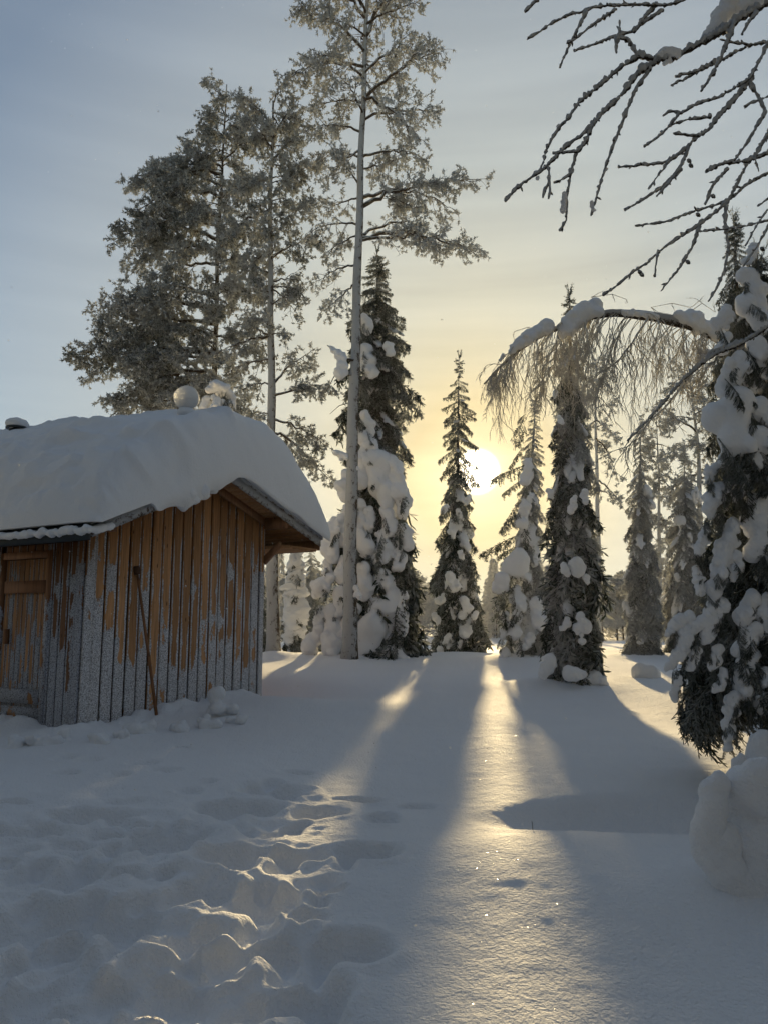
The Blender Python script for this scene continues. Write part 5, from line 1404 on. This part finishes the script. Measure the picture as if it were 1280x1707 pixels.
# bare dark boughs of the plastered spruce, held out towards the sun
_r = T('snow-plastered spruce lef'); _g = np.random.default_rng(5)
for a, b, a2, b2 in [(872, 745, 832, 765), (874, 775, 822, 792), (870, 800, 818, 812), (872, 830, 812, 868), (872, 850, 830, 880), (870, 890, 806, 908), (872, 700, 846, 722), (876, 690, 858, 700), (872, 905, 818, 925)]:
    for k in range(1):
        p = W(a, b, 16.9); q = W(a2 + _g.uniform(-8, 18), b2 + _g.uniform(-14, 16), 16.9 + _g.uniform(-.5, .5)); d = q - p; Ld = np.linalg.norm(d)
        place_inst('bough', T_B['dark'][_g.integers(5)], _r, bough_matrix(p, math.atan2(d[1], d[0]), -math.asin(d[2] / Ld), Ld, Ld * .8, _g.uniform(-.3, .3)))

# unseen forest edge behind the camera, added to dim the light from there
def unseen_forest_behind():
    g = np.random.default_rng(99); b = B()
    for k in range(120):
        az = R(g.uniform(75, 285)); rad = g.uniform(9, 30); x = math.sin(az) * rad; y = math.cos(az) * rad
        lx, ly = hut_local(x, y)
        if -1 < lx < 5 and -1 < ly < 6: continue
        H = g.uniform(8, 14); n = 650; h = g.uniform(.03, 1, n) ** .9
        r = .17 * H * (1 - h) ** .8 * g.uniform(.3, 1, n) ** .4 + .05; a = g.uniform(0, 6.283, n)
        P = np.stack([x + np.cos(a) * r, y + np.sin(a) * r, gz(x, y) + h * H - r * .5], -1); D = nz_(np.stack([np.cos(a), np.sin(a), -g.uniform(.3, 1.2, n)], -1))
        b.blades(P, D, g.uniform(.5, .9, n), .34)
        b.segs([(x, y, gz(x, y) - .2)], [(x, y, gz(x, y) + H)], .16, .02, 6)
    tag(put('forest', b.build('forest', M_SPRUCE)), kind='stuff')
unseen_forest_behind()

# ice crystals drifting in the air
def snowflakes():
    g = np.random.default_rng(123); b = B(); n = 900
    Y = 1.2 + g.uniform(0, 1, n) ** 1.3 * 11; P = []
    for y in Y:
        px, py = g.uniform(-200, 1480), g.uniform(0, 1650); p = W(px, py, y)
        if p[2] > gz(p[0], p[1]) + .1 and (py > 900 or px > 1150 or g.random() < .35): P.append(p)
    P = np.array(P); P2 = P + g.normal(size=P.shape) * .0
    b.octas(P, g.uniform(.0010, .0024, len(P)) * (.55 + P[:, 1] * .18))
    tag(put('snowflakes', b.build('snowflakes', M_FLAKE)), kind='stuff')
M_FLAKE = mat_new('snowflake_ice')[0]; _t = M_FLAKE.node_tree; _p = _t.nodes['Principled BSDF']; _p.inputs['Base Color'].default_value = (.85, .86, .88, 1)
_tr = nd(_t, 'ShaderNodeBsdfTranslucent'); _tr.inputs[0].default_value = (.9, .9, .9, 1); _ms = nd(_t, 'ShaderNodeMixShader'); _ms.inputs[0].default_value = .6
_t.links.new(_p.outputs[0], _ms.inputs[1]); _t.links.new(_tr.outputs[0], _ms.inputs[2]); _t.links.new(_ms.outputs[0], _t.nodes['Material Output'].inputs[0])
snowflakes()

# snapped stubs on the tallest pine, carrying snow
_r = T('tallest frosted pine, it')
for pts, r in [([(590, 600), (566, 596), (546, 575)], .035), ([(588, 625), (560, 622), (543, 655)], .02), ([(588, 760), (570, 760), (556, 752)], .022), ([(592, 668), (566, 676), (550, 690)], .012)]:
    bb = B(); Q = np.array([W(a, b, 15.95) for a, b in pts]); bb.tube(Q, [r, r * .7, r * .3], 6); put('broken_branch', bb.build('stub', M_LIMB, True), _r)

# snow-crusted young tree top showing behind the roof crest
_p = W(362, 700, 14.0)
_r = empty('snow_covered_sapling', (_p[0], _p[1], gz(_p[0], _p[1])), 'lumpy snow-crusted sapling top behind the roof crest, right of the snow ball', 'sapling')
bb = B(); bb.tube([(_p[0], _p[1], gz(_p[0], _p[1]) - .1), (_p[0], _p[1], _p[2] + .1)], [.06, .03], 6); put('trunk', bb.build('trunk', M_LIMB), _r)
for k, pts in enumerate([[(350, 650, 9), (362, 643, 11), (376, 645, 9)], [(345, 668, 9), (342, 685, 10)], [(382, 658, 10), (383, 678, 11)], [(362, 668, 8), (358, 682, 9)], [(370, 690, 13), (350, 698, 13)], [(366, 655, 7)], [(356, 662, 5)], [(372, 672, 6)]]):
    px_blob(_r, [(a, b, 14.0 + (k % 3) * .12, r) for a, b, r in pts], seed=700 + k)
for k in range(14):
    q = W(340 + _g.uniform(0, 46), 645 + _g.uniform(0, 45), 14.1); place_inst('bough', T_B['dark'][k % 5], _r, bough_matrix(q, _g.uniform(0, 6.3), R(60), .3, .25))
# twigs poking out of the trampled snow
for px, py, dx, dz in [(352, 1481, .05, .03), (303, 1486, -.005, .03), (888, 1392, .0, .07)]:
    p = solve_ground(px, py); p[2] = gz(p[0], p[1]) - .012; bb = B()
    bb.tube([p, p + np.array([dx * .5, .01, dz * .7]), p + np.array([dx, 0, dz])], [.0022, .002, .0012], 5); bb.tube([p + np.array([dx * .5, .01, dz * .7]), p + np.array([dx * .4 - .012, 0, dz])], [.0014, .0008], 4)
    tag(put('twig', bb.build('twig', M_LIMB)), {352: 'short curved dark twig sticking out of the trampled snow', 303: 'tiny upright dark twig in the trampled snow, left of the curved one', 888: 'thin dry grass stalk standing in the sunlit snow before the hollow'}[px], 'twig')

# thin frozen haze over the clearing
hb = B(); hb.box((-160, -45, -2.0), (160, 190, 34))
mh = bpy.data.materials.new('frozen_haze'); mh.use_nodes = True; th_ = mh.node_tree; th_.nodes.clear()
ho = th_.nodes.new('ShaderNodeOutputMaterial'); hv = th_.nodes.new('ShaderNodeVolumePrincipled'); hv.inputs['Color'].default_value = (.93, .95, 1, 1); hv.inputs['Density'].default_value = HAZE; hv.inputs['Anisotropy'].default_value = .7
th_.links.new(hv.outputs[0], ho.inputs['Volume'])
tag(put('haze', hb.build('haze', mh)), kind='stuff')
